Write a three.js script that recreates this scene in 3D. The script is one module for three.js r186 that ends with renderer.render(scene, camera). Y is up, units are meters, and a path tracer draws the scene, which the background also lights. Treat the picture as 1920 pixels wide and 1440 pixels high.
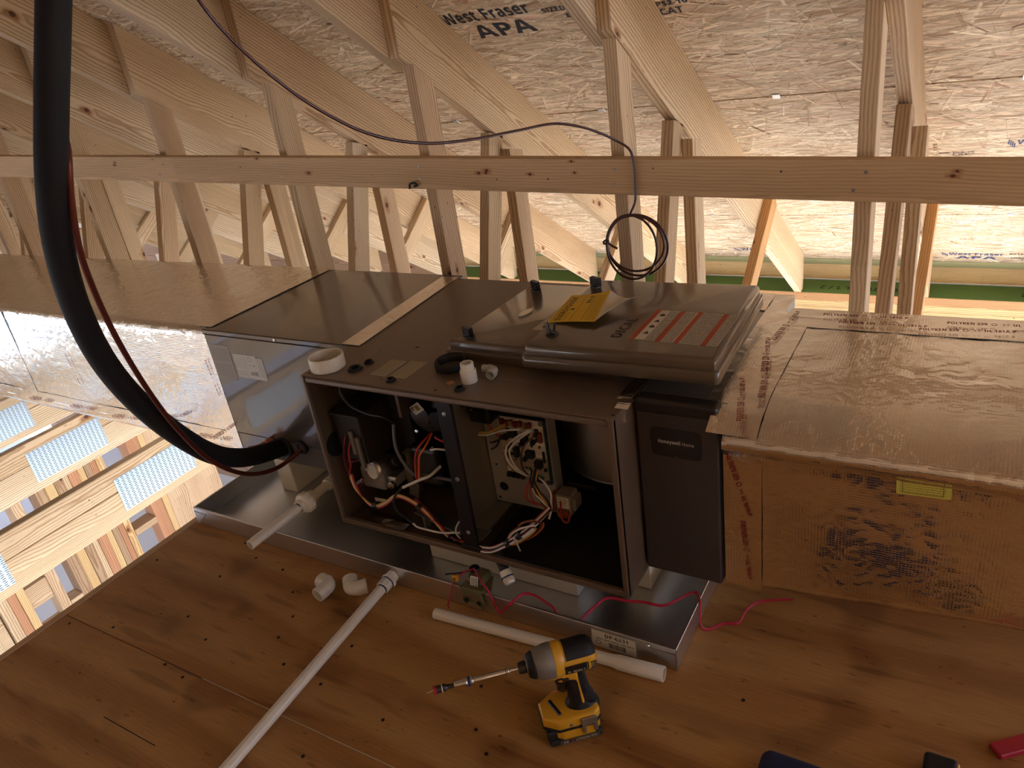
import * as THREE from 'three';
import { mergeGeometries, toCreasedNormals } from 'three/addons/utils/BufferGeometryUtils.js';
import { RoundedBoxGeometry } from 'three/addons/geometries/RoundedBoxGeometry.js';
import { ImprovedNoise } from 'three/addons/math/ImprovedNoise.js';

// ---------------------------------------------------------------- camera, sky, sun, exposure
const scene = new THREE.Scene();
const camera = new THREE.PerspectiveCamera(53.79, 4 / 3, 0.02, 400);
camera.position.set(2.0198, 1.2950, 1.1171);
camera.up.set(-0.10888, 0.89146, -0.43983);
camera.lookAt(2.0198 - 0.50324, 1.2950 - 0.43100, 1.1171 - 0.74899);
scene.add(camera);

const SKY_W = 64, SKY_H = 32, skyData = new Float32Array(SKY_W * SKY_H * 4);
for (let j = 0; j < SKY_H; j++) for (let i = 0; i < SKY_W; i++) {
  const e = Math.max(0, (j + 0.5) / SKY_H * 2 - 1), k = Math.pow(e, 0.55), at = (j * SKY_W + i) * 4;
  skyData[at] = 0.74 * (1 - k) + 0.2 * k; skyData[at + 1] = 0.9 * (1 - k) + 0.44 * k; skyData[at + 2] = 1.16 * (1 - k) + 1.1 * k; skyData[at + 3] = 1;
}
const sky = new THREE.DataTexture(skyData, SKY_W, SKY_H, THREE.RGBAFormat, THREE.FloatType);
sky.mapping = THREE.EquirectangularReflectionMapping; sky.magFilter = THREE.LinearFilter; sky.needsUpdate = true;
scene.background = sky; scene.environment = sky;
scene.backgroundIntensity = 1.5; scene.environmentIntensity = 1.5;

const sun = new THREE.DirectionalLight(new THREE.Color(0.96, 0.98, 1.04), 17);
sun.position.set(7.5, 9.5, -9.5); sun.target.position.set(0, -1, -1);
sun.castShadow = true; sun.shadow.mapSize.set(4096, 4096);
Object.assign(sun.shadow.camera, { left: -12, right: 12, top: 12, bottom: -12, near: 0.5, far: 40 });
scene.add(sun, sun.target);

const renderer = new THREE.WebGLRenderer({ antialias: true });
renderer.toneMapping = THREE.LinearToneMapping;
renderer.toneMappingExposure = 2.75;
renderer.shadowMap.enabled = true;

// ---------------------------------------------------------------- helpers
let seed = 20240611;
const rnd = () => { seed = (seed + 0x6d2b79f5) | 0; let t = Math.imul(seed ^ (seed >>> 15), 1 | seed); t = (t + Math.imul(t ^ (t >>> 7), 61 | t)) ^ t; return ((t ^ (t >>> 14)) >>> 0) / 4294967296; };
const rr = (a, b) => a + (b - a) * rnd();
const pick = (a) => a[Math.floor(rnd() * a.length)];
const V = (x, y, z) => new THREE.Vector3(x, y, z);
const names = {};
const numbered = (n) => { const k = names[n] = (names[n] ?? -1) + 1; return k ? n + '_' + String(k).padStart(3, '0') : n; };
const origin = new WeakMap();
function tag(o, label, category, group, kind) {
  if (label) o.userData.label = label;
  if (category) o.userData.category = category;
  if (group) o.userData.group = group;
  if (kind) o.userData.kind = kind;
  return o;
}
// a thing made of parts; its parts are modelled in room coordinates and stored relative to its base
function thing(name, label, category, at, group, kind) {
  const o = new THREE.Group(); o.name = numbered(name); o.position.set(...at); scene.add(o);
  origin.set(o, V(...at));
  return tag(o, label, category, group, kind);
}
// a thing with its own turned frame
function turned(name, label, category, at, rot, group) {
  const o = thing(name, label, category, at, group); o.rotation.set(...rot); origin.set(o, V(0, 0, 0)); return o;
}
function part(name, geo, mat, parent, label) {
  const p = origin.get(parent) ?? V(0, 0, 0);
  geo.translate(-p.x, -p.y, -p.z);
  const m = new THREE.Mesh(geo, mat); m.name = name; m.castShadow = m.receiveShadow = true;
  const n = parent.children.filter((c) => c.name.replace(/_\d+$/, '') === name).length;
  if (n) m.name = name + '_' + String(n).padStart(3, '0');
  origin.set(m, p); parent.add(m);
  if (label) m.userData.label = label;
  return m;
}
// a thing that is one mesh; it stands at the middle of its base
function solo(name, geo, mat, label, category, group, kind) {
  geo.computeBoundingBox();
  const b = geo.boundingBox, p = V((b.min.x + b.max.x) / 2, b.min.y, (b.min.z + b.max.z) / 2);
  geo.translate(-p.x, -p.y, -p.z);
  const m = new THREE.Mesh(geo, mat); m.name = numbered(name); m.position.copy(p); m.castShadow = m.receiveShadow = true;
  origin.set(m, p); scene.add(m);
  return tag(m, label, category, group, kind);
}
const flat = (g) => { const n = g.index ? g.toNonIndexed() : g; n.computeVertexNormals(); return n; };
const merge = (list) => mergeGeometries(list.map((g) => { const n = g.index ? g.toNonIndexed() : g; for (const k of Object.keys(n.attributes)) if (!['position', 'normal', 'uv'].includes(k)) n.deleteAttribute(k); return n; }));
// box between corners with a small chamfer, uv in metres
function cbox(x0, x1, y0, y1, z0, z1, c = 0.002) {
  const h = [(x1 - x0) / 2, (y1 - y0) / 2, (z1 - z0) / 2], m = [(x0 + x1) / 2, (y0 + y1) / 2, (z0 + z1) / 2];
  c = Math.min(c, h[0] * 0.9, h[1] * 0.9, h[2] * 0.9);
  const P = [], tri = (a, b, d) => P.push(...a, ...b, ...d);
  const v = (s, k) => [0, 1, 2].map((i) => m[i] + s[i] * (h[i] - (i === k ? 0 : c)));
  const orient = (a, b, d, n) => { const u = V(...b).sub(V(...a)).cross(V(...d).sub(V(...a))); (u.dot(V(...n)) >= 0) ? tri(a, b, d) : tri(a, d, b); };
  const S = [-1, 1];
  for (let k = 0; k < 3; k++) for (const s of S) {
    const i = (k + 1) % 3, j = (k + 2) % 3, q = (a, b) => { const t = [0, 0, 0]; t[k] = s; t[i] = a; t[j] = b; return v(t, k); }, n = [0, 0, 0]; n[k] = s;
    orient(q(-1, -1), q(1, -1), q(1, 1), n); orient(q(-1, -1), q(1, 1), q(-1, 1), n);
  }
  for (let k = 0; k < 3; k++) for (const a of S) for (const b of S) {
    const i = (k + 1) % 3, j = (k + 2) % 3, mk = (e, f) => { const t = [0, 0, 0]; t[k] = e; t[i] = a; t[j] = b; return v(t, f); }, n = [0, 0, 0]; n[i] = a; n[j] = b;
    orient(mk(-1, i), mk(1, i), mk(1, j), n); orient(mk(-1, i), mk(1, j), mk(-1, j), n);
  }
  for (const a of S) for (const b of S) for (const d of S) orient(v([a, b, d], 0), v([a, b, d], 1), v([a, b, d], 2), [a, b, d]);
  const g = new THREE.BufferGeometry(); g.setAttribute('position', new THREE.Float32BufferAttribute(P, 3)); g.computeVertexNormals();
  return boxUV(g);
}
// uv in metres by the face's main direction
function boxUV(g, ou = 0, ov = 0) {
  const p = g.attributes.position, n = g.attributes.normal, uv = new Float32Array(p.count * 2);
  for (let i = 0; i < p.count; i++) {
    const a = [Math.abs(n.getX(i)), Math.abs(n.getY(i)), Math.abs(n.getZ(i))], x = p.getX(i), y = p.getY(i), z = p.getZ(i);
    const [u, w] = a[1] >= a[0] && a[1] >= a[2] ? [x, -z] : a[0] >= a[2] ? [z, y] : [x, y];
    uv[2 * i] = u + ou; uv[2 * i + 1] = w + ov;
  }
  g.setAttribute('uv', new THREE.BufferAttribute(uv, 2)); return g;
}
// uv along a grain direction, for lumber
function grainUV(g, L, W) {
  if (g.index) g = g.toNonIndexed();
  g.computeVertexNormals();
  const T = L.clone().cross(W).normalize(), p = g.attributes.position, n = g.attributes.normal, uv = new Float32Array(p.count * 2), q = V(0, 0, 0), m = V(0, 0, 0), ou = rr(0, 3), ov = rr(0, 0.25);
  for (let i = 0; i < p.count; i++) {
    q.fromBufferAttribute(p, i); m.fromBufferAttribute(n, i);
    const l = Math.abs(m.dot(L)), w = Math.abs(m.dot(W)), t = Math.abs(m.dot(T));
    const c = t >= l && t >= w ? [q.dot(L), q.dot(W)] : w >= l ? [q.dot(L), q.dot(T) + 0.1] : [q.dot(W) * 0.3, q.dot(T) + 0.05];
    uv[2 * i] = c[0] + ou; uv[2 * i + 1] = c[1] + ov;
  }
  g.setAttribute('uv', new THREE.BufferAttribute(uv, 2)); return g;
}
// a board from a to b; w across the direction W, t through the third
function board(a, b, w, t, W) {
  const A = V(...a), B = V(...b), L = B.clone().sub(A), len = L.length(); L.normalize();
  const T = L.clone().cross(V(...W)).normalize(), Wn = T.clone().cross(L).normalize();
  const g = cbox(0, len, -w / 2, w / 2, -t / 2, t / 2, 0.0018);
  g.applyMatrix4(new THREE.Matrix4().makeBasis(L, Wn, T)); g.translate(A.x, A.y, A.z);
  return grainUV(g, L, Wn);
}
// a plate with a (z, y) outline, x0 to x1 thick
function sidePlate(pts, x0, x1, L, W) {
  const s = new THREE.Shape(pts.map(([z, y]) => new THREE.Vector2(z, y)));
  const g = new THREE.ExtrudeGeometry(s, { depth: x1 - x0 - 0.003, bevelEnabled: true, bevelSize: 0.0015, bevelThickness: 0.0015, bevelSegments: 1, bevelOffset: -0.0015 });
  g.translate(0, 0, 0.0015);
  g.applyMatrix4(new THREE.Matrix4().makeBasis(V(0, 0, 1), V(0, 1, 0), V(-1, 0, 0))); g.translate(x1, 0, 0);
  return L ? grainUV(g, V(...L).normalize(), V(...W).normalize()) : boxUV(flat(g));
}
const curve = (pts, tension = 0.5) => new THREE.CatmullRomCurve3(pts.map((p) => V(...p)), false, 'centripetal', tension);
function tube(pts, r, seg = 0, rad = 7) { return new THREE.TubeGeometry(curve(pts), seg || pts.length * 6, r, rad, false); }
// lathe profile [[radius, height], ...] standing at a and pointing along d
function turnedOn(profile, a, d, seg = 24) {
  const g = new THREE.LatheGeometry(profile.map(([r, h]) => new THREE.Vector2(Math.max(r, 1e-5), h)), seg);
  g.applyQuaternion(new THREE.Quaternion().setFromUnitVectors(V(0, 1, 0), V(...d).normalize())); g.translate(...a);
  return toCreasedNormals(g, 0.6);
}
const rod = (a, b, r, seg = 16) => { const d = V(...b).sub(V(...a)), l = d.length(); return turnedOn([[0, 0], [r, 0], [r, l], [0, l]], a, [d.x, d.y, d.z], seg); };
const pipe = (a, b, r, ri, seg = 24) => { const d = V(...b).sub(V(...a)), l = d.length(); return turnedOn([[ri, 0], [r - 0.0006, 0], [r, 0.0006], [r, l - 0.0006], [r - 0.0006, l], [ri, l], [ri, 0]], a, [d.x, d.y, d.z], seg); };
// a thin sheet w by h at p, its print running along u and rising along v
function sheet(p, u, v, w, h, t = 0.0005) {
  const U = V(...u).normalize(), N = U.clone().cross(V(...v)).normalize(), Vv = N.clone().cross(U);
  const g = new THREE.BoxGeometry(w, h, t); g.applyMatrix4(new THREE.Matrix4().makeBasis(U, Vv, N)); g.translate(...p); return g;
}
const rbox = (x0, x1, y0, y1, z0, z1, r = 0.004, s = 2) => { const g = new RoundedBoxGeometry(x1 - x0, y1 - y0, z1 - z0, s, Math.min(r, (x1 - x0) / 2.1, (y1 - y0) / 2.1, (z1 - z0) / 2.1)); g.translate((x0 + x1) / 2, (y0 + y1) / 2, (z0 + z1) / 2); return g; };
const ball = (p, r, sx = 1, sy = 1, sz = 1) => { const g = new THREE.SphereGeometry(r, 14, 10); g.scale(sx, sy, sz); g.translate(...p); return g; };

// ---------------------------------------------------------------- textures
const noise = new ImprovedNoise(), N3 = (x, y, z) => noise.noise(x, y, z);
const clamp = (x, a = 0, b = 1) => Math.min(b, Math.max(a, x)), smooth = (a, b, x) => { const t = clamp((x - a) / (b - a)); return t * t * (3 - 2 * t); };
function dataTex(w, h, fn, srgb = true) {
  const d = new Uint8Array(w * h * 4), c = [0, 0, 0];
  for (let j = 0; j < h; j++) for (let i = 0; i < w; i++) { fn(i, j, c); const k = (j * w + i) * 4; d[k] = clamp(c[0]) * 255; d[k + 1] = clamp(c[1]) * 255; d[k + 2] = clamp(c[2]) * 255; d[k + 3] = 255; }
  const t = new THREE.DataTexture(d, w, h); t.wrapS = t.wrapT = THREE.RepeatWrapping; t.magFilter = THREE.LinearFilter; t.minFilter = THREE.LinearMipmapLinearFilter; t.generateMipmaps = true;
  if (srgb) t.colorSpace = THREE.SRGBColorSpace; t.needsUpdate = true; return t;
}
function canvasTex(w, h, draw, repeat) {
  const c = document.createElement('canvas'); c.width = w; c.height = h; draw(c.getContext('2d'), w, h);
  const t = new THREE.CanvasTexture(c); t.colorSpace = THREE.SRGBColorSpace; t.anisotropy = 8;
  if (repeat) t.wrapS = t.wrapT = THREE.RepeatWrapping; return t;
}
// softwood board face, 3 m by 0.25 m: growth rings cut flat (cathedrals) or straight, knots, fine fibre
function pineTex(o) {
  const W = 2048, H = 192;
  const knots = []; for (let k = 0; k < o.knots; k++) knots.push([rr(0.1, 2.9), rr(0.03, 0.22), rr(o.kr?.[0] ?? 0.005, o.kr?.[1] ?? 0.012)]);
  const nails = []; for (let k = 0; k < 14; k++) nails.push([rr(0.05, 2.95), rr(0.02, 0.23), rr(0.0014, 0.0026)]);
  return dataTex(W, H, (i, j, c) => {
    const x = i / W * 3, y = j / H * 0.25, per = Math.abs(((x + 1.5) % 3) - 1.5);
    let d = o.depth + o.slope * per + 0.02 * N3(per * 1.6, o.s, 1) + 0.006 * N3(per * 7, y * 8, o.s);
    let dk = 0, dark = 0, red = 0;
    for (const [kx, ky, kr] of knots) { let ex = Math.abs(x - kx); ex = Math.min(ex, 3 - ex); const q = Math.hypot(ex * 0.42, y - ky) / kr; if (q < 6) { dk += 0.012 * Math.exp(-q * q * 0.35); dark = Math.max(dark, smooth(1.15, 0.75, Math.hypot(ex * 0.75, y - ky) / kr)); red = Math.max(red, smooth(2.4, 0.9, q)); } }
    const r = Math.hypot(y - o.yc + 0.012 * N3(per * 1.1, 3, o.s), d + dk), ph = r / o.ring + 0.12 * N3(x * 40, y * 90, o.s), s = ph - Math.floor(ph);
    const late = smooth(0.35, 0.86, s) * (1 - smooth(0.9, 1, s)) * (0.65 + 0.35 * N3(r * 300, 2, o.s));
    const fib = N3(x * 9, y * 520, o.s) * 0.05, blotch = N3(x * 1.7, y * 9, o.s + 4) * 0.07, t = clamp(late * o.contrast);
    let R = 0.885 - 0.26 * t + fib + blotch, G = 0.802 - 0.315 * t + fib + blotch * 1.05, B = 0.675 - 0.34 * t + fib * 0.9 + blotch * 1.1;
    R -= red * 0.1; G -= red * 0.16; B -= red * 0.17;
    R = R * (1 - dark) + dark * (0.4 + 0.08 * N3(x * 200, y * 200, 1)); G = G * (1 - dark) + dark * 0.25; B = B * (1 - dark) + dark * 0.16;
    for (const [nx, ny, nr] of nails) if (Math.abs(x - nx) < 0.004 && Math.hypot(x - nx, y - ny) < nr) { R *= 0.3; G *= 0.26; B *= 0.24; }
    c[0] = R; c[1] = G; c[2] = B;
  });
}
const pine = [
  pineTex({ s: 1.3, depth: 0.012, slope: 0.02, yc: 0.11, ring: 0.0085, contrast: 1, knots: 4 }),
  pineTex({ s: 5.1, depth: 0.03, slope: -0.012, yc: 0.15, ring: 0.0105, contrast: 0.95, knots: 5 }),
  pineTex({ s: 9.7, depth: 0.16, slope: 0.004, yc: -0.06, ring: 0.0066, contrast: 0.8, knots: 2 }),
  pineTex({ s: 14.2, depth: 0.2, slope: 0.002, yc: 0.4, ring: 0.0058, contrast: 0.7, knots: 4 }),
  pineTex({ s: 21.3, depth: 0.14, slope: 0.003, yc: 0.3, ring: 0.0075, contrast: 0.4, knots: 34, kr: [0.0016, 0.0048] }),
];
for (const t of pine) t.repeat.set(1 / 3, 4);
const osbTex = [0, 1].map(() => canvasTex(2048, 1024, (g, w, h) => {
  g.fillStyle = 'rgb(200,176,146)'; g.fillRect(0, 0, w, h);
  for (let k = 0; k < 11000; k++) {
    const x = rr(-60, w + 60), y = rr(-40, h + 40), l = rr(30, 135) * (rnd() < 0.15 ? 1.4 : 1), b = rr(3, 19) * (k > 7600 ? 0.55 : 1), a = rnd() < 0.78 ? rr(-0.45, 0.45) : rr(-1.5, 1.5), t = rnd(), v = rr(-34, 30);
    const c = t < 0.62 ? [216, 193, 160] : t < 0.8 ? [235, 218, 190] : t < 0.93 ? [186, 154, 116] : t < 0.985 ? [200, 158, 130] : [128, 92, 64];
    g.save(); g.translate(x, y); g.rotate(a); g.globalAlpha = rr(0.55, 0.95);
    const p = () => { g.beginPath(); g.moveTo(-l / 2, -b / 2 * rr(0.3, 1)); g.lineTo(l / 2 * rr(0.7, 1), -b / 2); g.lineTo(l / 2, b / 2 * rr(0.2, 1)); g.lineTo(-l / 2 * rr(0.7, 1), b / 2); g.closePath(); };
    g.fillStyle = 'rgb(' + c.map((q) => Math.round(q + v)).join(',') + ')'; p(); g.fill();
    g.globalAlpha = 0.5; g.strokeStyle = rnd() < 0.6 ? 'rgb(84,56,32)' : 'rgb(238,216,182)'; g.lineWidth = 1.3; g.beginPath(); g.moveTo(-l / 2, b / 2); g.lineTo(l / 2, b / 2); g.stroke();
    g.restore();
  }
}, true));
for (const t of osbTex) t.repeat.set(1 / 2.44, 1 / 1.22);
const plyTex = dataTex(1536, 1536, (i, j, c) => {
  const x = i / 1536 * 2.44, y = j / 1536 * 2.44;
  const wv = 0.05 * N3(x * 0.8, y * 1.4, 3) + 0.02 * N3(x * 2.2, y * 5, 8);
  const q = (y + wv) * 7 + 2.2 * N3(x * 0.5, y * 1.5, 5), s = q - Math.floor(q), band = smooth(0.1, 0.75, s) * (1 - smooth(0.8, 1, s));
  const fib = N3(x * 14, y * 260, 2) * 0.045, blo = N3(x * 2.3, y * 3.1, 11), blo2 = N3(x * 7, y * 9, 17), sp = N3(x * 60, y * 75, 23), sp2 = N3(x * 26, y * 95, 29);
  const st1 = N3(x * 1.6, y * 11, 31), st2 = N3(x * 5, y * 34, 37), grime = smooth(0.2, 0.6, blo2 + 0.4 * blo) * 0.12 + smooth(0.12, 0.6, st1) * 0.1 + smooth(0.25, 0.62, st2 + 0.2 * blo) * 0.12 + smooth(0.7, 0.78, sp) * 0.25 + smooth(0.56, 0.66, sp2) * 0.14;
  const t = 0.85 * band + 0.5 * blo + 0.5 * N3(x * 0.7, y * 0.9, 41);
  c[0] = 0.73 - 0.085 * t + fib - grime * 0.8; c[1] = 0.545 - 0.1 * t + fib - grime * 0.7; c[2] = 0.315 - 0.09 * t + fib * 0.8 - grime * 0.5;
});
plyTex.repeat.set(1 / 2.44, 1 / 2.44);
// foil facing: scrim threads every 6 mm under wrinkles (height)
const foilBump = dataTex(1024, 1024, (i, j, c) => {
  const x = i / 1024, y = j / 1024, P = 1024;
  const line = (v) => { const s = Math.abs(v - Math.round(v)); return 1 - smooth(0.05, 0.17, s); };
  const scrim = Math.max(line(x * 84), line(y * 84));
  const tile = (f, z) => { const a = x * f, b = y * f; const n = (p, q) => N3(p, q, z); const fx = x, fy = y; return (n(a, b) * (1 - fx) + n(a - f, b) * fx) * (1 - fy) + (n(a, b - f) * (1 - fx) + n(a - f, b - f) * fx) * fy; };
  const wr = (1 - Math.abs(tile(7, 1)) * 2.2) * 0.5 + (1 - Math.abs(tile(17, 5)) * 2.4) * 0.3 + tile(48, 9) * 0.07;
  c[0] = c[1] = c[2] = clamp(0.32 + 0.022 * scrim + 0.4 * wr);
}, false);
const foilCreased = foilBump;
const zincTex = dataTex(256, 256, (i, j, c) => { const v = 0.82 + 0.07 * N3(i / 9, j / 9, 2) + 0.08 * N3(i / 38, j / 38, 7); c[0] = c[1] = c[2] = clamp(v); }, false);
zincTex.repeat.set(3, 3);
foilBump.repeat.set(2, 2);
// ---------------------------------------------------------------- materials
const std = (color, roughness = 0.6, metalness = 0, more = {}) => new THREE.MeshStandardMaterial({ color, roughness, metalness, ...more });
const phys = (color, roughness, metalness, more) => new THREE.MeshPhysicalMaterial({ color, roughness, metalness, ...more });
const woodTints = [0xffffff, 0xf2ebe0, 0xfff8ee, 0xebdfd3, 0xf8ece2, 0xeee6da];
const wood = []; for (const t of pine.slice(0, 4)) for (const c of woodTints) wood.push(std(c, 0.72, 0, { map: t }));
const woodRed = pine.map((t) => std(0xe2b8a2, 0.72, 0, { map: t })), woodYellow = pine.map((t) => std(0xffeeca, 0.72, 0, { map: t })), woodGold = std(0xe8c79a, 0.7, 0, { map: pine[2] }), woodGrey = std(0xcdbcae, 0.8, 0, { map: pine[1] });
const osb = osbTex.map((t) => std(0xffffff, 0.78, 0, { map: t }));
const ply = std(0xffffff, 0.62, 0, { map: plyTex });
const foil = std(new THREE.Color(0.9, 0.87, 0.83), 0.09, 1, { bumpMap: foilBump, bumpScale: 0.0065 });
const foilTape = std(new THREE.Color(0.92, 0.88, 0.84), 0.14, 1, { bumpMap: foilCreased, bumpScale: 0.006 });
const zinc = std(new THREE.Color(0.7, 0.7, 0.69), 0.42, 1, { roughnessMap: zincTex });
const zincDull = std(new THREE.Color(0.52, 0.51, 0.48), 0.42, 1);
const plateZincUnused = std(new THREE.Color(0.62, 0.68, 0.72), 0.42, 0.85);
const furnaceBrown = phys(0x6a5644, 0.42, 0.1, { clearcoat: 0.35, clearcoatRoughness: 0.28 });
const doorBrown = phys(0x635342, 0.3, 0.15, { clearcoat: 0.9, clearcoatRoughness: 0.08 });
const coilCase = phys(0x5c5148, 0.3, 0.35, { clearcoat: 1, clearcoatRoughness: 0.04 });
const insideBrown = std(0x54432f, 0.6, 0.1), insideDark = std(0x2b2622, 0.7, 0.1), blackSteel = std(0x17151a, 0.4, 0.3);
const rubber = std(0x0d0d0e, 0.6), blackPlastic = phys(0x111113, 0.36, 0, { clearcoat: 0.3, clearcoatRoughness: 0.3 });
const pvc = phys(0xece2cd, 0.34, 0, { clearcoat: 0.25, clearcoatRoughness: 0.2 }), pvcBone = phys(0xe9dcc2, 0.4, 0, { clearcoat: 0.15 }), clearPlastic = phys(0xe4dfd2, 0.3, 0, { transmission: 0.35, thickness: 0.004, ior: 1.4 });
const foamWhite = std(0xe9e1d0, 0.9), bluePrimer = std(0x1c2c58, 0.5);
const copper = std(new THREE.Color(0.78, 0.36, 0.22), 0.34, 1), copperDull = std(0x6a2f20, 0.42, 0.5), insulation = std(0x0b0b0c, 0.78), cableBrown = phys(0x4a2320, 0.36, 0, { clearcoat: 0.5, clearcoatRoughness: 0.2 });
const steel = std(new THREE.Color(0.72, 0.71, 0.69), 0.2, 1), greySteel = std(new THREE.Color(0.32, 0.31, 0.3), 0.42, 0.7);
const red = std(0xb02030, 0.5), brightRed = std(0xc01d3c, 0.45), yellowPaint = phys(0xe0a526, 0.46, 0, { clearcoat: 0.2 }), paper = std(0xe4ddd0, 0.8);
const greenPaint = std(0x587a40, 0.75), lvlEdge = std(0xe6c3a0, 0.75, 0, { map: pine[3] }), filterGrey = std(0x453d3b, 0.55), filterCap = phys(0x201c1b, 0.4, 0, { clearcoat: 0.3 });
const wireCol = (c) => std(c, 0.5), wRed = wireCol(0xb03028), wYellow = wireCol(0xd8a83c), wWhite = wireCol(0xe6e2da), wBlack = wireCol(0x101012), wOrange = wireCol(0xd86a2a), wBrown = wireCol(0x5a3320), wMaroon = wireCol(0x6e1626), wGreen = wireCol(0x2d6a3c), wGrey = wireCol(0x6a6a6c);
// ink lying on a surface: a clear sheet with a stencilled print
const inkTex = (w, h, draw) => { const t = canvasTex(w, h, (g) => { g.fillStyle = '#000'; g.fillRect(0, 0, w, h); g.fillStyle = '#fff'; g.strokeStyle = '#fff'; draw(g, w, h); }); t.colorSpace = THREE.NoColorSpace; return t; };
const ink = (color, w, h, draw) => new THREE.MeshStandardMaterial({ color, roughness: 0.8, transparent: true, alphaMap: inkTex(w, h, draw) });
const inkPlane = (p, u, v, w, h) => { const U = V(...u).normalize(), N = U.clone().cross(V(...v)).normalize(), W = N.clone().cross(U), g = new THREE.PlaneGeometry(w, h); g.applyMatrix4(new THREE.Matrix4().makeBasis(U, W, N)); g.translate(...p); return g; };
const print = (w, h, bg, draw, rough = 0.6) => std(0xffffff, rough, 0, { map: canvasTex(w, h, (g) => { g.fillStyle = bg; g.fillRect(0, 0, w, h); draw(g, w, h); }) });
const linesOf = (g, x, y, w, n, dy, c = '#4a4640', th = 2) => { g.fillStyle = c; for (let i = 0; i < n; i++) { let u = x; while (u < x + w - 6) { const l = rr(5, 22); g.fillRect(u, y + i * dy, Math.min(l, x + w - u), th); u += l + rr(3, 5); } } };

// ---------------------------------------------------------------- outside and the storey below
const ground = solo('ground', cbox(-60, 60, -3.35, -3.15, -60, 60, 0.01), std(0x9c978c, 0.95), null, null, null, 'structure');
const apron = solo('driveway', cbox(-14, -2.32, -3.15, -3.03, -6, 9, 0.01), std(0xd2d2d2, 0.85), null, null, null, 'structure');
const slab = solo('floor', cbox(-2.3, 6.2, -3.15, -3.0, -3.6, 7.4, 0.01), std(0xcbc8c2, 0.85), null, null, null, 'structure');

// ---------------------------------------------------------------- roof: boards of sheathing on the slope
const SL = 0.6544, TH = Math.atan(SL), CT = Math.cos(TH), ST = Math.sin(TH), RIDGE = 2.05;
const bottomAt = (z) => 1.76 + SL * z, deckAt = (z) => 2.0075 + SL * z;
const roof = thing('ceiling', null, null, [0, 0, 0], null, 'structure');
function slopeSheet(x0, x1, z0, z1, lift, t, side = 1) {          // a sheet on the slope, its lower face `lift` above the sheathing line
  const a = z0 / CT, b = z1 / CT, g = cbox(x0, x1, lift, lift + t, a, b, 0.0012);
  boxUV(g, rr(0, 2.4), rr(0, 1.2));
  g.applyMatrix4(new THREE.Matrix4().makeBasis(V(1, 0, 0), V(0, CT, -ST), V(0, -ST, -CT).multiplyScalar(-1)));
  g.translate(0, deckAt(0), 0); return g;
}
const rows = [-3.46, -2.693, -1.632, -0.57, 0.49, 1.55, RIDGE];
for (let r = 0; r < rows.length - 1; r++) {
  const off = [0.505, -0.77, 1.825, -0.77, 0.505, -0.77][r];
  for (let k = -5; k < 4; k++) {
    const x0 = Math.max(-11.0, off + k * 2.56), x1 = Math.min(5.4, off + (k + 1) * 2.56);
    if (x1 - x0 > 0.2) part('osb_panel', slopeSheet(x0 + 0.001, x1 - 0.001, rows[r] + 0.0026, rows[r + 1] - 0.0026, 0, 0.011), osb[(r + k + 9) % 2], roof);
  }
}
const underlay = std(0x23282a, 0.9);
part('underlayment', slopeSheet(-11.1, 5.45, -4.0, RIDGE, 0.0125, 0.006), underlay, roof);
part('edge_sealer', slopeSheet(-11.0, 5.4, -3.455, -3.36, -0.004, 0.003), std(0xaaa374, 0.85, 0, { bumpMap: zincTex, bumpScale: 0.002 }), roof, 'green sealed lower edge of the sheathing');
{ // the far slope, behind the camera
  const yr = deckAt(RIDGE), g = new THREE.BoxGeometry(16.4, 0.02, 7.0); g.rotateX(TH); g.translate(-2.75, yr + 0.01 - ST * 3.5, RIDGE + CT * 3.5); part('sheathing', boxUV(flat(g)), osb[0], roof);
  part('ridge_board', cbox(-11, 5.4, yr - 0.34, yr - 0.03, RIDGE - 0.02, RIDGE + 0.02), wood[3], roof);
}
// steel clips that join the sheets between the rafters
for (const [x, z] of [[0.10, -1.632], [0.765, -1.632], [1.40, -1.632], [2.10, -1.632], [-0.5, -1.632], [0.85, -2.693], [1.51, -2.693], [2.14, -2.693]]) part('panel_clip', (() => { const g = slopeSheet(x - 0.013, x + 0.013, z - 0.013, z + 0.013, -0.0025, 0.0024); return g; })(), zincDull, roof);
// mill stamps
const UP = [0, ST, CT], onDeck = (x, z, d = 0.0012) => [x, deckAt(z) - d * CT, z + d * ST];
const fitText = (g, s, font, size, x, y, w) => { g.font = 'bold ' + size + 'px ' + font; const m = g.measureText(s).width; g.save(); g.translate(x, y); g.scale(w / m, 1); g.fillText(s, 0, 0); g.restore(); };
const worn = (g, w, h, n) => { g.fillStyle = '#000'; for (let i = 0; i < n; i++) { g.globalAlpha = rr(0.3, 0.9); g.fillRect(rr(0, w), rr(0, h), rr(2, 16), rr(1, 3)); } g.globalAlpha = 1; };
const stampBrand = ink(0x1a1b26, 512, 288, (g, w, h) => { fitText(g, 'West Fraser', 'sans-serif', 112, 60, 112, 440); for (let i = 0; i < 4; i++) g.fillRect(4 + i * 13, 28 + i * 20, 8, 80); fitText(g, 'APA', 'sans-serif', 140, 160, 252, 300); worn(g, w, h, 240); });
const stampGrade = ink(0x24242c, 512, 288, (g, w, h) => { fitText(g, 'RATED SHEATHING', 'sans-serif', 44, 8, 62, 490); fitText(g, '40/20', 'sans-serif', 78, 150, 142, 200); fitText(g, 'SIZED FOR SPACING', 'sans-serif', 44, 30, 200, 450); fitText(g, 'EXPOSURE 1', 'sans-serif', 40, 130, 256, 250); worn(g, w, h, 240); });
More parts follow.
